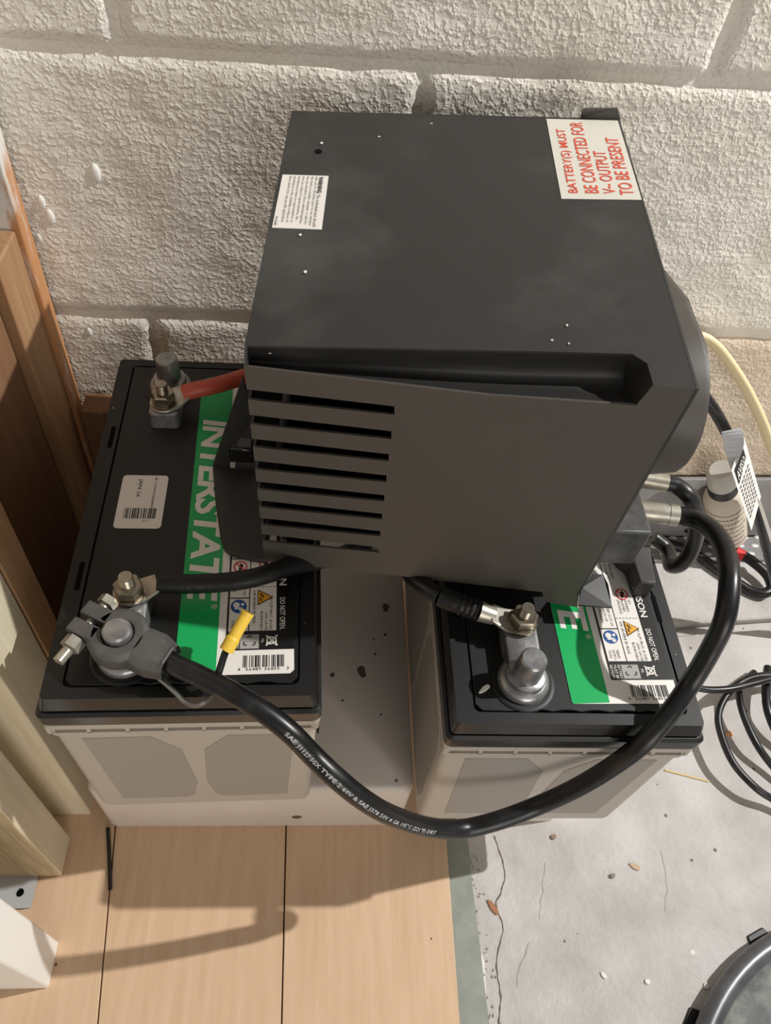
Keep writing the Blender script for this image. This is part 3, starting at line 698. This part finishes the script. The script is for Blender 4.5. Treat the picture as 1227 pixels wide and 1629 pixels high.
# D shaped end cap on the right side
bm = B(); X0, X1 = .3335, .3600
sil = [P(1088, 474, x=X1-.004), P(1110, 505, x=X1), P(1125, 540, x=X1), P(1132, 572, x=X1), P(1134, 605, x=X1), P(1131, 650, x=X1), P(1122, 690, x=X1), P(1110, 718, x=X1), P(1090, 739, x=X1-.002), P(1064, 752, x=X1-.005)]
yz = [(p.y, p.z) for p in sil]
yz = spline([(a, b, 0) for a, b in yz], 3); yz = [(p[0], p[1]) for p in yz]
yz = [(.262, .432), (.245, .452), (.20, .472)]+[(a, b) for a, b in yz]+[(.11, .392), (.15, .376), (.235, .372), (.262, .40)]
cy_, cz_ = .17, .43
rings = [[(x, cy_+(a-cy_)*k, cz_+(b-cz_)*k) for a, b in yz] for x, k in ((X0, .94), (X1-.004, 1), (X1-.001, .995), (X1, .97))]
loft(bm, rings); obj('end_cap', bm, HOUSF, inv, world=True, smooth=50)
# terminal blocks with the cable lugs
def tblock(p, x0, x1, dy, z0, z1):
    bm = B(); hexa(bm, [(x0, p.y, z0), (x1, p.y, z0), (x1, p.y+dy, z0), (x0, p.y+dy, z0)], [(x0, p.y, z1), (x1, p.y, z1), (x1, p.y+dy*.8, z1), (x0, p.y+dy*.8, z1)])
    return obj('terminal_block', bm, [mat('scuffed_black', (40, 40, 40), .45, rgb2=(92, 92, 90), nscale=45, contrast=(.4, .7))] if 'scuffed_black' not in MATS else [MATS['scuffed_black']], inv, world=True, bevel=.0015)
XB = .3700
pt = P(1039, 848, x=XB); pb = P(1008, 898, x=XB); zb1 = pt.z; zb0 = pb.z
tblock(pt, .332, XB, .042, zb0, zb1)
p2 = P(1053, 799, x=XB+.002)
tblock(Vector((0, pt.y+.046, 0)), .332, XB+.002, .03, zb0-.0, zb1+.004)

# ------------------------------------------------------------------ cables and lugs
def lug(parent, stud, end, r, wd=.0085, th=.0022, hole=.0046):
    """flat ring tongue around stud, flowing into a barrel that ends at end"""
    bm = B(); s, e = Vector(stud), Vector(end); d = (e-s); d.z = 0; L = d.length; d.normalize(); n_ = Vector((-d.y, d.x, 0))
    out = [s+(-d*math.cos(t)+n_*math.sin(t))*wd for t in [math.radians(-90+180*i/10) for i in range(11)]]
    out += [s+d*L*.45+n_*wd*.95, e-d*.002+n_*wd*.78, e-d*.002-n_*wd*.78, s+d*L*.45-n_*wd*.95]
    prism(bm, out, (0, 0, th))
    return obj('lug', bm, ZINC, parent, world=True, bevel=.0005, smooth=40)
def nut(parent, s, z0, r=.0088, h=.0085):
    bm = B(); loft(bm, [circ(s, r*.94, z0, 6), circ(s, r, z0+.0008, 6), circ(s, r, z0+h-.0012, 6), circ(s, r*.9, z0+h, 6)])
    a = circ(s, r*1.12, z0-.0012, 24); loft(bm, [a, circ(s, r*1.12, z0, 24)])
    return obj('nut', bm, STEEL, parent, world=True, smooth=30)
# jumper between the two front studs
sL = LW(*sF, .193+.0145); sR = RW(*sF, .193+.0145)
jc = thing('jumper_cable', 'black taped cable linking the inner studs of both batteries', 'cable', (sL.x, sL.y, ZL))
eL = P(256, 928, z=sL.z+.004); eR = P(778, 976, z=sR.z+.006)
lug(jc, sL, eL, .006); nut(jc, sL, sL.z+.0036)
lug(jc, sR, eR, .006); nut(jc, sR, sR.z+.0036)
zc = ZL+.0195
g0 = [P(252, 928, z=zc), P(280, 929, z=zc), P(320, 928.5, z=zc), P(360, 926, z=zc), P(400, 920, z=zc), P(432, 911, z=zc-.002), P(458, 902, z=zc-.006)]
g1_ = [Vector((.178, .118, .2885)), Vector((.200, .140, .274)), Vector((.222, .137, .276))]
zq = ZR+.020
g2_ = [P(655, 917, z=zq-.006), P(678, 934, z=zq-.001), P(700, 948, z=zq)]
g3_ = [P(735, 962, z=zq), P(762, 972, z=zq), P(786, 980, z=zq-.002)]
bm = B(); tube(bm, g0+g1_, .0061, 16); obj('taped_cable', bm, TAPE, jc, world=True, smooth=60)
bm = B(); tube(bm, [g1_[-2], g1_[-1]]+g2_, .0058, 16); obj('cable_core', bm, CABLE, jc, world=True, smooth=60)
bm = B(); rad = lambda t: .0070+.0006*math.sin(t*40)*(t > .35)
tube(bm, [g2_[-1]]+g3_[:2], .007, 16, rad=rad); obj('heat_shrink', bm, TAPE, jc, world=True, smooth=60)
bm = B(); tube(bm, [g3_[1], g3_[2]], .0066, 16, rad=lambda t: .0068-.001*t); obj('lug_barrel', bm, ZINC, jc, world=True, smooth=60)
# red lead on the rear stud
sK = LW(*sB, .193+.0145)
rc = thing('red_cable', 'short red cable on the rear post of the left battery', 'cable', (sK.x, sK.y, ZL))
eK = P(298, 624, z=sK.z+.003); lug(rc, sK, eK, .006, wd=.0105); nut(rc, sK, sK.z+.0036)
bm = B(); tube(bm, [P(292, 625, z=sK.z+.004), P(310, 620.5, z=sK.z+.006), P(331, 616, z=sK.z+.007), P(355, 610, z=sK.z+.007), P(384, 601, z=sK.z+.006), P(396, 597, z=sK.z+.006)], .0062, 16); obj('cable', bm, REDC, rc, world=True, smooth=60)
# main cable: clamp on the left front post, loop in front, lug on the inverter
mc = thing('battery_cable', 'thick black printed cable looping from the lead clamp to the inverter', 'cable', LW(.0517, .0357, .193))
cP = LW(.0517, .0357, .193); zc0, zc1 = ZL+.0135, ZL+.0265
bm = B(); n = 28
e_out = P(266, 1049, z=ZL+.020); dirv = (e_out-cP); dirv.z = 0; Lc_ = dirv.length; dirv.normalize(); nv = Vector((-dirv.y, dirv.x, 0))
jaw = P(132, 985, z=ZL+.022)-cP; jaw.z = 0; jaw = jaw.normalized(); jn = Vector((-jaw.y, jaw.x, 0))
ang0 = math.atan2(jaw.y, jaw.x); gap = .16; ro, ri = .0172, .0092
def ringpt(a, r, z): return Vector((cP.x+r*math.cos(a), cP.y+r*math.sin(a), z))
angs = [ang0+gap+(2*math.pi-2*gap)*i/n for i in range(n+1)]
sec = [[ringpt(a, ri, zc0), ringpt(a, ro, zc0), ringpt(a, ro+.0003, zc1-.002), ringpt(a, ro-.002, zc1), ringpt(a, ri, zc1)] for a in angs]
loft(bm, sec)
for s_ in (1, -1):      # two jaws
    o_ = cP+jn*s_*.0062
    a_, b_ = o_+jaw*.010-jn*.0045, o_+jaw*.010+jn*.0045; c_, d_ = o_+jaw*.0275+jn*.0045, o_+jaw*.0275-jn*.0045
    hexa(bm, [Vector((p.x, p.y, zc0)) for p in (a_, b_, c_, d_)], [Vector((p.x, p.y, zc1)) for p in (a_, b_, c_, d_)])
W0, W1 = .0150, .0098     # tail towards the cable
t0, t1 = cP+dirv*.010, cP+dirv*Lc_
loft(bm, [[Vector(((p+nv*w_*k).x, (p+nv*w_*k).y, z)) for w_, z in ((-1, lo), (1, lo), (1, lo+(hi-lo)*.7), (.6, hi), (-.6, hi), (-1, lo+(hi-lo)*.7))] for p, k, lo, hi in ((cP+dirv*.0125, .0125, zc0, zc1), (cP+dirv*.024, .0128, zc0, zc1), (cP+dirv*.034, .0095, zc0-.001, zc1-.001), (t1, W1, zc0-.001, zc1))])
clamp = obj('clamp', bm, CLAMP, mc, world=True, bevel=.0008, smooth=40, label='grey lead post clamp')
bo = cP+jaw*.0205; bo.z = (zc0+zc1)/2
pa, pb_ = bo+jn*.016, bo-jn*.016
far = P(116, 1021, z=bo.z)
if (pb_-far).length > (pa-far).length: pa, pb_ = pb_, pa
dj = (pb_-pa).normalized()
bm = B(); cyl(bm, pa, pb_+dj*.011, .0031, 14)
for k in range(9): cyl(bm, pb_+dj*(.001+k*.0012), pb_+dj*(.0016+k*.0012), .0034, 14)
bolt = obj('clamp_bolt', bm, ZINC, clamp, world=True, smooth=40)
bm = B(); cyl(bm, pb_-dj*.0045, pb_+dj*.0020, .0060, 6); cyl(bm, pa-dj*.003, pa+dj*.002, .0058, 6); obj('clamp_nut', bm, ZINC, clamp, world=True, smooth=30)
cpts = [P(258, 1045, z=ZL+.019), P(285, 1061, z=ZL+.019), P(312, 1073, z=ZL+.019), P(345, 1089, z=ZL+.019), P(385, 1111, z=ZL+.019), P(425, 1136, z=ZL+.016), P(465, 1168, z=.303), P(497, 1201, z=.291), P(528, 1231, z=.284),
        P(562, 1260, z=.273), P(600, 1286, z=.257), P(640, 1304, z=.236), P(690, 1317, z=.212), P(740, 1318, z=.197), P(790, 1306, z=.201), P(850, 1284, z=.207), P(910, 1257, z=.227), P(970, 1222, z=.252), P(1025, 1180, z=.283), P(1065, 1135, z=.297),
        P(1100, 1085, z=.309), P(1130, 1035, z=.330), P(1153, 985, z=.350), P(1161, 930, z=.360), P(1159, 895, z=.361), P(1149, 865, z=.359), P(1132, 842, z=.355), P(1110, 828, z=.349), P(1090, 822, z=.346), P(1070, 818, z=.345)]
bm = B(); CR = .0062
cl = tube(bm, cpts, CR, 20, 8); obj('cable', bm, CABLE, mc, world=True, smooth=70)
# print on the cable
T_, U_ = frames(cl); S = [0]
for i in range(1, len(cl)): S.append(S[-1]+(cl[i]-cl[i-1]).length)
def near(u, v):
    r = ray(u, v).normalized(); return min(range(len(cl)), key=lambda i: ((cl[i]-CAM)-r*((cl[i]-CAM).dot(r))).length)
ia, ib = near(466, 1150), near(682, 1318)
def on_cable(h):
    def f(x, y):
        s = S[ia]+x*(S[ib]-S[ia]); i = max(k for k in range(len(S)) if S[k] <= s+1e-9); i = min(i, len(S)-2); t = (s-S[i])/(S[i+1]-S[i]); c = cl[i].lerp(cl[i+1], t); T = T_[i].lerp(T_[i+1], t).normalized()
        nrm = Vector((-.05, -.42, .9)); nrm = (nrm-T*nrm.dot(T)).normalized(); side = nrm.cross(T).normalized()
        if side.dot(Vector((.6, .4, .6))) < 0: side = -side
        a = y/CR; return c+(nrm*math.cos(a)+side*math.sin(a))*(CR+h)
    return f
bm = B(); text(bm, 'SAE J1127 SGX TYPE 2 60V & SAE J378 50V 4 GA 105°C (221°F) DRY', on_cable(.0002), 0, 1, -.0034, .0000, bold=.012, res=1)
obj('cable_print', bm, mat('print_grey', (190, 190, 186), .6), bpy.data.objects['battery_cable'].children[-1], world=True)
# inverter end lug
la, lb = P(1010, 812, z=.343), P(1078, 820, z=.345)
bm = B(); cyl(bm, la, lb, .0068, 20); cyl(bm, lb-(lb-la).normalized()*.006, lb, .0072, 20); obj('lug_barrel', bm, ZINC, mc, world=True, smooth=40)
# second inverter lead that curls round behind
l2a, l2b = P(1022, 762, z=.352), P(1061, 769, z=.352)
ic = thing('inverter_cable', 'black cable curling in a hook from the rear inverter lug', 'cable', l2a)
bm = B(); cyl(bm, l2a, l2b, .0060, 20); obj('lug_barrel', bm, ZINC, ic, world=True, smooth=40)
bm = B(); hk = [P(1056, 768, z=.352), P(1075, 772, z=.352), P(1093, 786, z=.350), P(1105, 808, z=.338), P(1109, 835, z=.322), P(1105, 862, z=.304), P(1094, 886, z=.288), P(1080, 899, z=.276), P(1068, 900, z=.268), P(1066, 889, z=.262), P(1060, 872, z=.258), P(1040, 855, z=.262)]
tube(bm, hk, .0056, 18); obj('cable', bm, CABLE, ic, world=True, smooth=70)
# sense wire with the yellow connector, and the clear strap
sw = thing('sense_wire', 'thin black wire ending in a yellow crimp connector beside the thick cable', 'wire', P(345, 1075, z=ZL+.012))
w0, w1 = P(360, 1035, z=ZL+.028), P(395, 974, z=ZL+.040)
bm = B(); tube(bm, [P(352, 1082, z=ZL+.0125), P(346, 1080, z=ZL+.018), P(352, 1058, z=ZL+.024), w0, w0.lerp(w1, .3)], .0021, 10); obj('wire', bm, CABLE, sw, world=True, smooth=60)
dw = (w1-w0).normalized(); bm = B()
for a, b, r0, r1 in ((0, .30, .0042, .0042), (.30, .36, .0042, .0036), (.36, .88, .0036, .0036), (.88, 1, .0036, .0041)): cyl(bm, w0.lerp(w1, a), w0.lerp(w1, b), r0, 16, r1)
bc = obj('crimp_connector', bm, YTUBE, sw, world=True, smooth=40, label='yellow crimp connector')
bm = B(); cyl(bm, w1+dw*.0001, w1+dw*.0003, .0028, 14); obj('connector_bore', bm, mat('dull_yellow', (150, 110, 50), .6), bc, world=True)
bm = B(); cs = [P(240, 1068, z=ZL+.014), P(262, 1086, z=ZL+.012), P(280, 1102, z=ZL+.010), P(295, 1117, z=ZL+.008), P(310, 1123, z=ZL+.010), P(325, 1118, z=ZL+.012), P(338, 1105, z=ZL+.012), P(344, 1094, z=ZL+.011)]
tube(bm, cs, .0026, 10, flat=.5)
tag(obj('plastic_strap', bm, CLEAR, smooth=60), 'clear plastic strap hanging in a loop below the lead clamp', 'strap')

# ------------------------------------------------------------------ cords at the right
bm = B(); nm = [Vector((.50, .345, .335)), P(1128, 535, y=.352), P(1150, 572, y=.350), P(1172, 610, y=.348), P(1190, 645, y=.345), P(1208, 676, y=.340), P(1230, 715, y=.335), P(1270, 790, y=.325), P(1300, 850, y=.32)]
nm = [P(1085, 535, y=.354), P(1116, 535, y=.354), P(1137, 548, y=.353), P(1160, 576, y=.352), P(1180, 606, y=.350), P(1196, 635, y=.347), P(1211, 667, y=.342)]+nm[6:]
tube(bm, nm, .0060, 14, flat=.66); tag(obj('house_cable', bm, CREAMC, smooth=60), 'flat cream household cable sloping down along the wall at right', 'cable')
bcable = thing('tagged_cord', 'black power cord wearing a folded white paper tag', 'cord', P(1200, 850, z=.1))
ty = .262
bp_ = [P(1108, 610, y=ty+.02), P(1122, 632, y=ty+.015), P(1138, 655, y=ty+.01), P(1155, 685, y=ty+.005), P(1172, 720, y=ty), P(1192, 770, y=ty), P(1210, 830, y=ty-.005), P(1222, 880, y=ty-.01), P(1240, 950, y=ty-.02), P(1262, 1030, y=ty-.03)]
bm = B(); tube(bm, bp_, .0050, 14); obj('cord', bm, CABLE, bcable, world=True, smooth=60)
# tag: strip wrapped round the cord and folded down
tq = ty-.012
a0 = [P(1148, 686, y=tq), P(1176, 679, y=tq), P(1186, 700, y=tq-.004), P(1183, 722, y=tq-.010), P(1164, 752, y=tq-.012)]
bm = B()
def ribbon(bm, left, right, th=(0, -.0004, 0)):
    L_, R_ = spline(left, 5), spline(right, 5)
    for i in range(len(L_)-1): prism(bm, [L_[i], R_[i], R_[i+1], L_[i+1]], th)
ribbon(bm, [P(1148, 687, y=tq), P(1152, 712, y=tq-.001), P(1164, 750, y=tq-.003)], [P(1180, 680, y=tq), P(1184, 705, y=tq-.006), P(1166, 752, y=tq-.010)])
obj('paper_tag', bm, mat('tag_grey', (196, 198, 202), .4), bcable, world=True)
tgq = [P(1164, 748, y=tq-.016), P(1184, 694, y=tq+.010), P(1211, 790, y=tq+.010), P(1196, 844, y=tq-.016)]
bm = B(); prism(bm, tgq, (0, .0005, 0)); tg = obj('paper_tag', bm, LWHITE, bcable, world=True)
bm = B(); prism(bm, [P(1203, 790, y=tq-.010), P(1211, 798, y=tq-.010), P(1232, 860, y=tq-.010), P(1226, 862, y=tq-.010)], (0, .0005, 0)); obj('paper_tag', bm, LWHITE, bcable, world=True)
fn = quad(tgq[0], tgq[3], tgq[2], tgq[1], Vector((0, -.0006, .0003))); bm = B()
sheet(bm, fn, [(.06, .12), (.28, .12), (.22, .80), (.06, .80)]); blk = obj('tag_heading', bm, INK, tg, world=True)
fn2 = quad(tgq[0], tgq[3], tgq[2], tgq[1], Vector((0, -.0010, .0005))); bm = B()
text(bm, 'AVISO', lambda x, y: fn2(.24-y, .16+x), 0, .58, 0, .12, bold=.01, res=1); obj('tag_heading_text', bm, LWHITE, tg, world=True)
bm = B()
for k in range(9):
    s = .33+k*.062
    for j in range(5):
        a = .12+j*.15; sheet(bm, fn, [(s, a), (s+.028, a), (s+.028, a+random.uniform(.08, .13)), (s, a+.1)])
obj('tag_print', bm, mat('tag_ink', (110, 110, 112), .6), tg, world=True)
# cord with red mark lying on the floor
rz_ = FZ+.0065
bm = B(); rcd = [P(1052, 862, z=rz_), P(1085, 872, z=rz_), P(1110, 884, z=rz_), P(1140, 905, z=rz_), P(1170, 925, z=rz_), P(1195, 940, z=rz_), P(1216, 944, z=rz_+.003), P(1228, 935, z=rz_+.006), P(1222, 916, z=rz_+.010), P(1200, 895, z=rz_+.013), P(1176, 880, z=rz_+.014), P(1150, 868, z=rz_+.013), P(1120, 852, z=rz_+.012), P(1090, 838, z=rz_+.012)]
t = thing('floor_cord', 'black cord folded back on itself with a red band near the wall', 'cord', rcd[0])
tube(bm, rcd, .0062, 14); obj('cord', bm, CABLE, t, world=True, smooth=60)
bm = B(); cyl(bm, P(1170, 878, z=rz_+.014), P(1183, 885, z=rz_+.014), .0070, 16); obj('red_band', bm, RED, t, world=True, smooth=40)
# coiled cord on the concrete at right
def arc(pts, r, name, label):
    bm = B(); tube(bm, pts, r, 12); return tag(obj(name, bm, CABLE, smooth=60), label, 'cord')
h = lambda u, v, z: P(u, v, z=z)
arc([h(1100, 1092, .030), h(1125, 1097, .031), h(1160, 1096, .032), h(1195, 1088, .032), h(1235, 1078, .03), h(1290, 1070, .02), h(1370, 1075, .0), h(1450, 1095, FZ+.0047)], .0036, 'extension_cord', 'straight black cord crossing the top of the coil at right')
arc([h(1375, 1215, FZ+.006), h(1370, 1290, FZ+.006), h(1320, 1322, FZ+.006), h(1270, 1302, FZ+.008), h(1240, 1278, .004), h(1205, 1255, .012), h(1168, 1215, .016), h(1148, 1170, .018), h(1143, 1140, .020), h(1152, 1113, .022), h(1175, 1088, .024), h(1205, 1076, .024), h(1240, 1076, .022), h(1290, 1092, .012), h(1350, 1140, FZ+.006), h(1375, 1215, FZ+.006)], .0037, 'extension_cord', 'large open loop of black cord lying on the concrete at right')
arc([h(1390, 1240, FZ+.006), h(1360, 1290, FZ+.015), h(1310, 1290, FZ+.012), h(1265, 1255, FZ+.009), h(1232, 1222, .002), h(1205, 1185, .010), h(1186, 1145, .013), h(1178, 1118, .014), h(1176, 1100, .012), h(1180, 1088, .006), h(1200, 1070, FZ+.006)], .0037, 'extension_cord', 'inner black cord branching inside the open loop at right')
arc([h(1222, 1062, .008), h(1219, 1100, .012), h(1222, 1130, .012), h(1236, 1165, .006), h(1262, 1200, FZ+.006), h(1310, 1225, FZ+.006), h(1350, 1200, FZ+.018)], .0045, 'extension_cord', 'black cord dropping along the right edge into the coil')

# ------------------------------------------------------------------ perforated mat, low vent strip and bottle by the wall
y0m = P(1200, 896, z=FZ+.006).y
t = thing('perforated_mat', 'grey perforated mat on the floor against the wall at right', 'mat', (.62, y0m, FZ))
xa, xb = .50, 1.0
bm = B(); q = [(xa, y0m-.004), (xb, y0m+.02), (xb, .3875), (xa, .366)]
prism(bm, [(x, y, FZ+.0003) for x, y in q], (0, 0, .0055)); obj('mat_sheet', bm, PERF, t, world=True, bevel=.001)
bm = B()
def oval(u, v, z, rx=.0062, ry=.0032):
    p = P(u, v, z=z); bmesh.ops.create_icosphere(bm, subdivisions=2, radius=1, matrix=Matrix.Translation(p)@Matrix.Diagonal((rx, ry, .0022, 1)))
for r in range(4):
    for k in range(24):
        p = Vector((xa+.012+k*.019+(.0095 if r % 2 else 0), y0m+.006+r*.0125+.045*(k*.019), FZ+.0058))
        bmesh.ops.create_icosphere(bm, subdivisions=2, radius=1, matrix=Matrix.Translation(p)@Matrix.Diagonal((.0058, .0032, .0018, 1)))
tag(obj('dimple_rows', bm, DIMPLE, t, world=True, smooth=60), None, kind='stuff')
pz = onwall(1200, 755).z; bm = B()
prism(bm, [wall_pt(.40, z, d) for z, d in ((FZ+.0062, .003), (FZ+.0062, .014), (pz-.012, .014), (pz, .008), (pz, .003))], WT*.75)
tag(obj('baseboard_back', bm, PERF, bevel=.001), 'grey sheet metal skirting along the foot of the wall at right', kind='structure')
tip, base = P(1147, 747, y=.349), P(1158, 852, z=FZ+.0235)
ax = (tip-base); BLn = ax.length; kr = BLn/.0925
t = thing('glue_bottle', 'small bottle with pale cap, black collar and tan printed label leaning on the skirting', 'bottle', base)
t.rotation_euler = ax.to_track_quat('Z', 'Y').to_euler()
c = (0, 0); R_ = .0222
def lp(*pr): return [(r, z*kr) for r, z in pr]
bm = B(); lathe(bm, c, lp((.018, 0), (R_, .003), (R_, .056), (.019, .063), (.0145, .066), (.0145, .069)), 32); obj('bottle_body', bm, BOTL, t, smooth=40)
bm = B(); lathe(bm, c, lp((.0160, .067), (.0165, .076)), 32); obj('collar', bm, LBLACK, t, smooth=40)
bm = B(); lathe(bm, c, lp((.0158, .076), (.0155, .084), (.0138, .091), (.0115, .0925), (.0001, .0920)), 32); obj('cap', bm, CAPM, t, smooth=40)
bm = B()
for r in range(8):
    a = -3.4
    while a < .6:
        w_ = random.uniform(.06, .2); zz = kr*(.052-r*.0062)
        pts = [(c[0]+(R_+.0003)*math.cos(q), c[1]+(R_+.0003)*math.sin(q), z) for q, z in ((a, zz), (a+w_, zz), (a+w_, zz+.0018), (a, zz+.0018))]; face(bm, pts); a += w_+.05
obj('label_print', bm, mat('label_ink', (120, 104, 92), .6), t)

# ------------------------------------------------------------------ round grey pan at the bottom right
pp = [P(1108, 1629, z=.004), P(1163, 1533, z=.004), P(1227, 1482, z=.004)]
def ccenter(a, b, c):
    ax, ay, bx_, by_, cx, cy = a.x, a.y, b.x, b.y, c.x, c.y
    d = 2*(ax*(by_-cy)+bx_*(cy-ay)+cx*(ay-by_))
    return Vector((((ax*ax+ay*ay)*(by_-cy)+(bx_*bx_+by_*by_)*(cy-ay)+(cx*cx+cy*cy)*(ay-by_))/d, ((ax*ax+ay*ay)*(cx-bx_)+(bx_*bx_+by_*by_)*(ax-cx)+(cx*cx+cy*cy)*(bx_-ax))/d, 0))
cc = ccenter(*pp); rr_ = (Vector((pp[0].x, pp[0].y, 0))-cc).length
t = thing('round_pan', 'round dark grey pan with a rolled shiny rim, cut by the picture corner', 'pan', (cc.x, cc.y, FZ))
bm = B(); lathe(bm, cc, [(rr_-.006, FZ), (rr_-.002, FZ+.004), (rr_, .002), (rr_-.001, .006), (rr_-.005, .0095), (rr_-.011, .0098), (rr_-.016, .0075), (rr_-.0175, .004)], 96, cap=False)
obj('rim', bm, LID, t, world=True, smooth=60)
bm = B(); lathe(bm, cc, [(rr_-.0175, .004), (rr_-.022, -.004), (rr_-.034, -.005), (rr_-.038, -.0035), (.0001, -.003)], 96, cap=False); obj('dish', bm, LIDIN, t, world=True, smooth=60)
for u, v in ((1098, 1622), (1205, 1485)):
    p = P(u, v, z=FZ+.003); d = (Vector((p.x, p.y, 0))-cc).normalized(); n_ = Vector((-d.y, d.x, 0)); r0 = rr_-.003
    bm = B(); q = [cc+d*r0+n_*.012, cc+d*(r0+.008)+n_*.009, cc+d*(r0+.008)-n_*.009, cc+d*r0-n_*.012]
    prism(bm, [Vector((a.x, a.y, FZ)) for a in q], (0, 0, .002)); obj('pan_lug', bm, BLACK, t, world=True, bevel=.001)

# ------------------------------------------------------------------ small litter
def chip(u, v, L_, W_, rot_, name, label, m, z=FZ, hgt=.0015, cat='chip'):
    p = P(u, v, z=z); bm = B(); n = 8
    ring = [Vector((p.x+(L_*math.cos(t)*(1+.18*math.sin(3*t+u)))*math.cos(rot_)-W_*math.sin(t)*math.sin(rot_), p.y+L_*math.cos(t)*math.sin(rot_)+W_*math.sin(t)*math.cos(rot_), z+.0002)) for t in [2*math.pi*i/n for i in range(n)]]
    prism(bm, ring, (0, 0, hgt)); return tag(obj(name, bm, m, bevel=.0004, seg=1), label, cat)
chip(784, 1444, .0075, .0026, -1.0, 'bark_chip', 'brown bark chip on the concrete near the laminate edge', CHIP)
chip(1010, 1379, .0055, .0026, -.5, 'bark_chip', 'tan chip lying alone on the open concrete', mat('tan_chip', (196, 170, 146), .8))
chip(960, 1552, .0032, .0017, -.9, 'paint_flake', 'white oblong paint flake in the middle of the concrete', FLECK, cat='flake')
chip(1030, 1562, .0026, .0022, 0, 'paint_flake', 'round white paint flake right of the oblong one', FLECK, cat='flake')
chip(974, 1394, .0026, .0020, .3, 'pebble', 'small grey pebble on the concrete in front of the right battery', mat('grey_pebble', (140, 132, 122), .8), hgt=.003, cat='pebble')
chip(880, 1332, .0030, .0022, .3, 'pebble', 'dark crumb just below the right battery', mat('brown_pebble', (140, 118, 98), .8), hgt=.002, cat='pebble')
chip(1123, 1568, .0030, .0022, .9, 'paint_flake', 'white paint flake touching the rim of the round pan', FLECK, cat='flake')
chip(1160, 1168, .0042, .0034, .3, 'dry_leaf', 'orange dry leaf scrap inside the cord loop at right', mat('orange_leaf', (222, 164, 120), .8), cat='leaf')
q = P(778, 1093, z=ZR+.0005); chip(770, 1097, .0048, .0016, .65, 'wood_splinter', 'pale wood splinter on the right battery beside its front post', FLECK, z=ZR+.0003, cat='splinter')
bm = B(); tube(bm, [fl(172, 1318)+Vector((0, 0, .0018)), fl(174, 1350)+Vector((0, 0, .0018)), fl(176, 1416)+Vector((0, 0, .0018))], .0017, 8)
tag(obj('cable_tie', bm, CABLE, smooth=50), 'thin black plastic tie sticking out from under the white plinth', 'tie')
bm = B(); a, b = P(1058, 1225, z=FZ+.001), P(1128, 1243, z=FZ+.001); cyl(bm, a, b, .0009, 6); tag(obj('straw_stalk', bm, STRAW), 'single yellow straw stalk right of the right battery', 'straw')
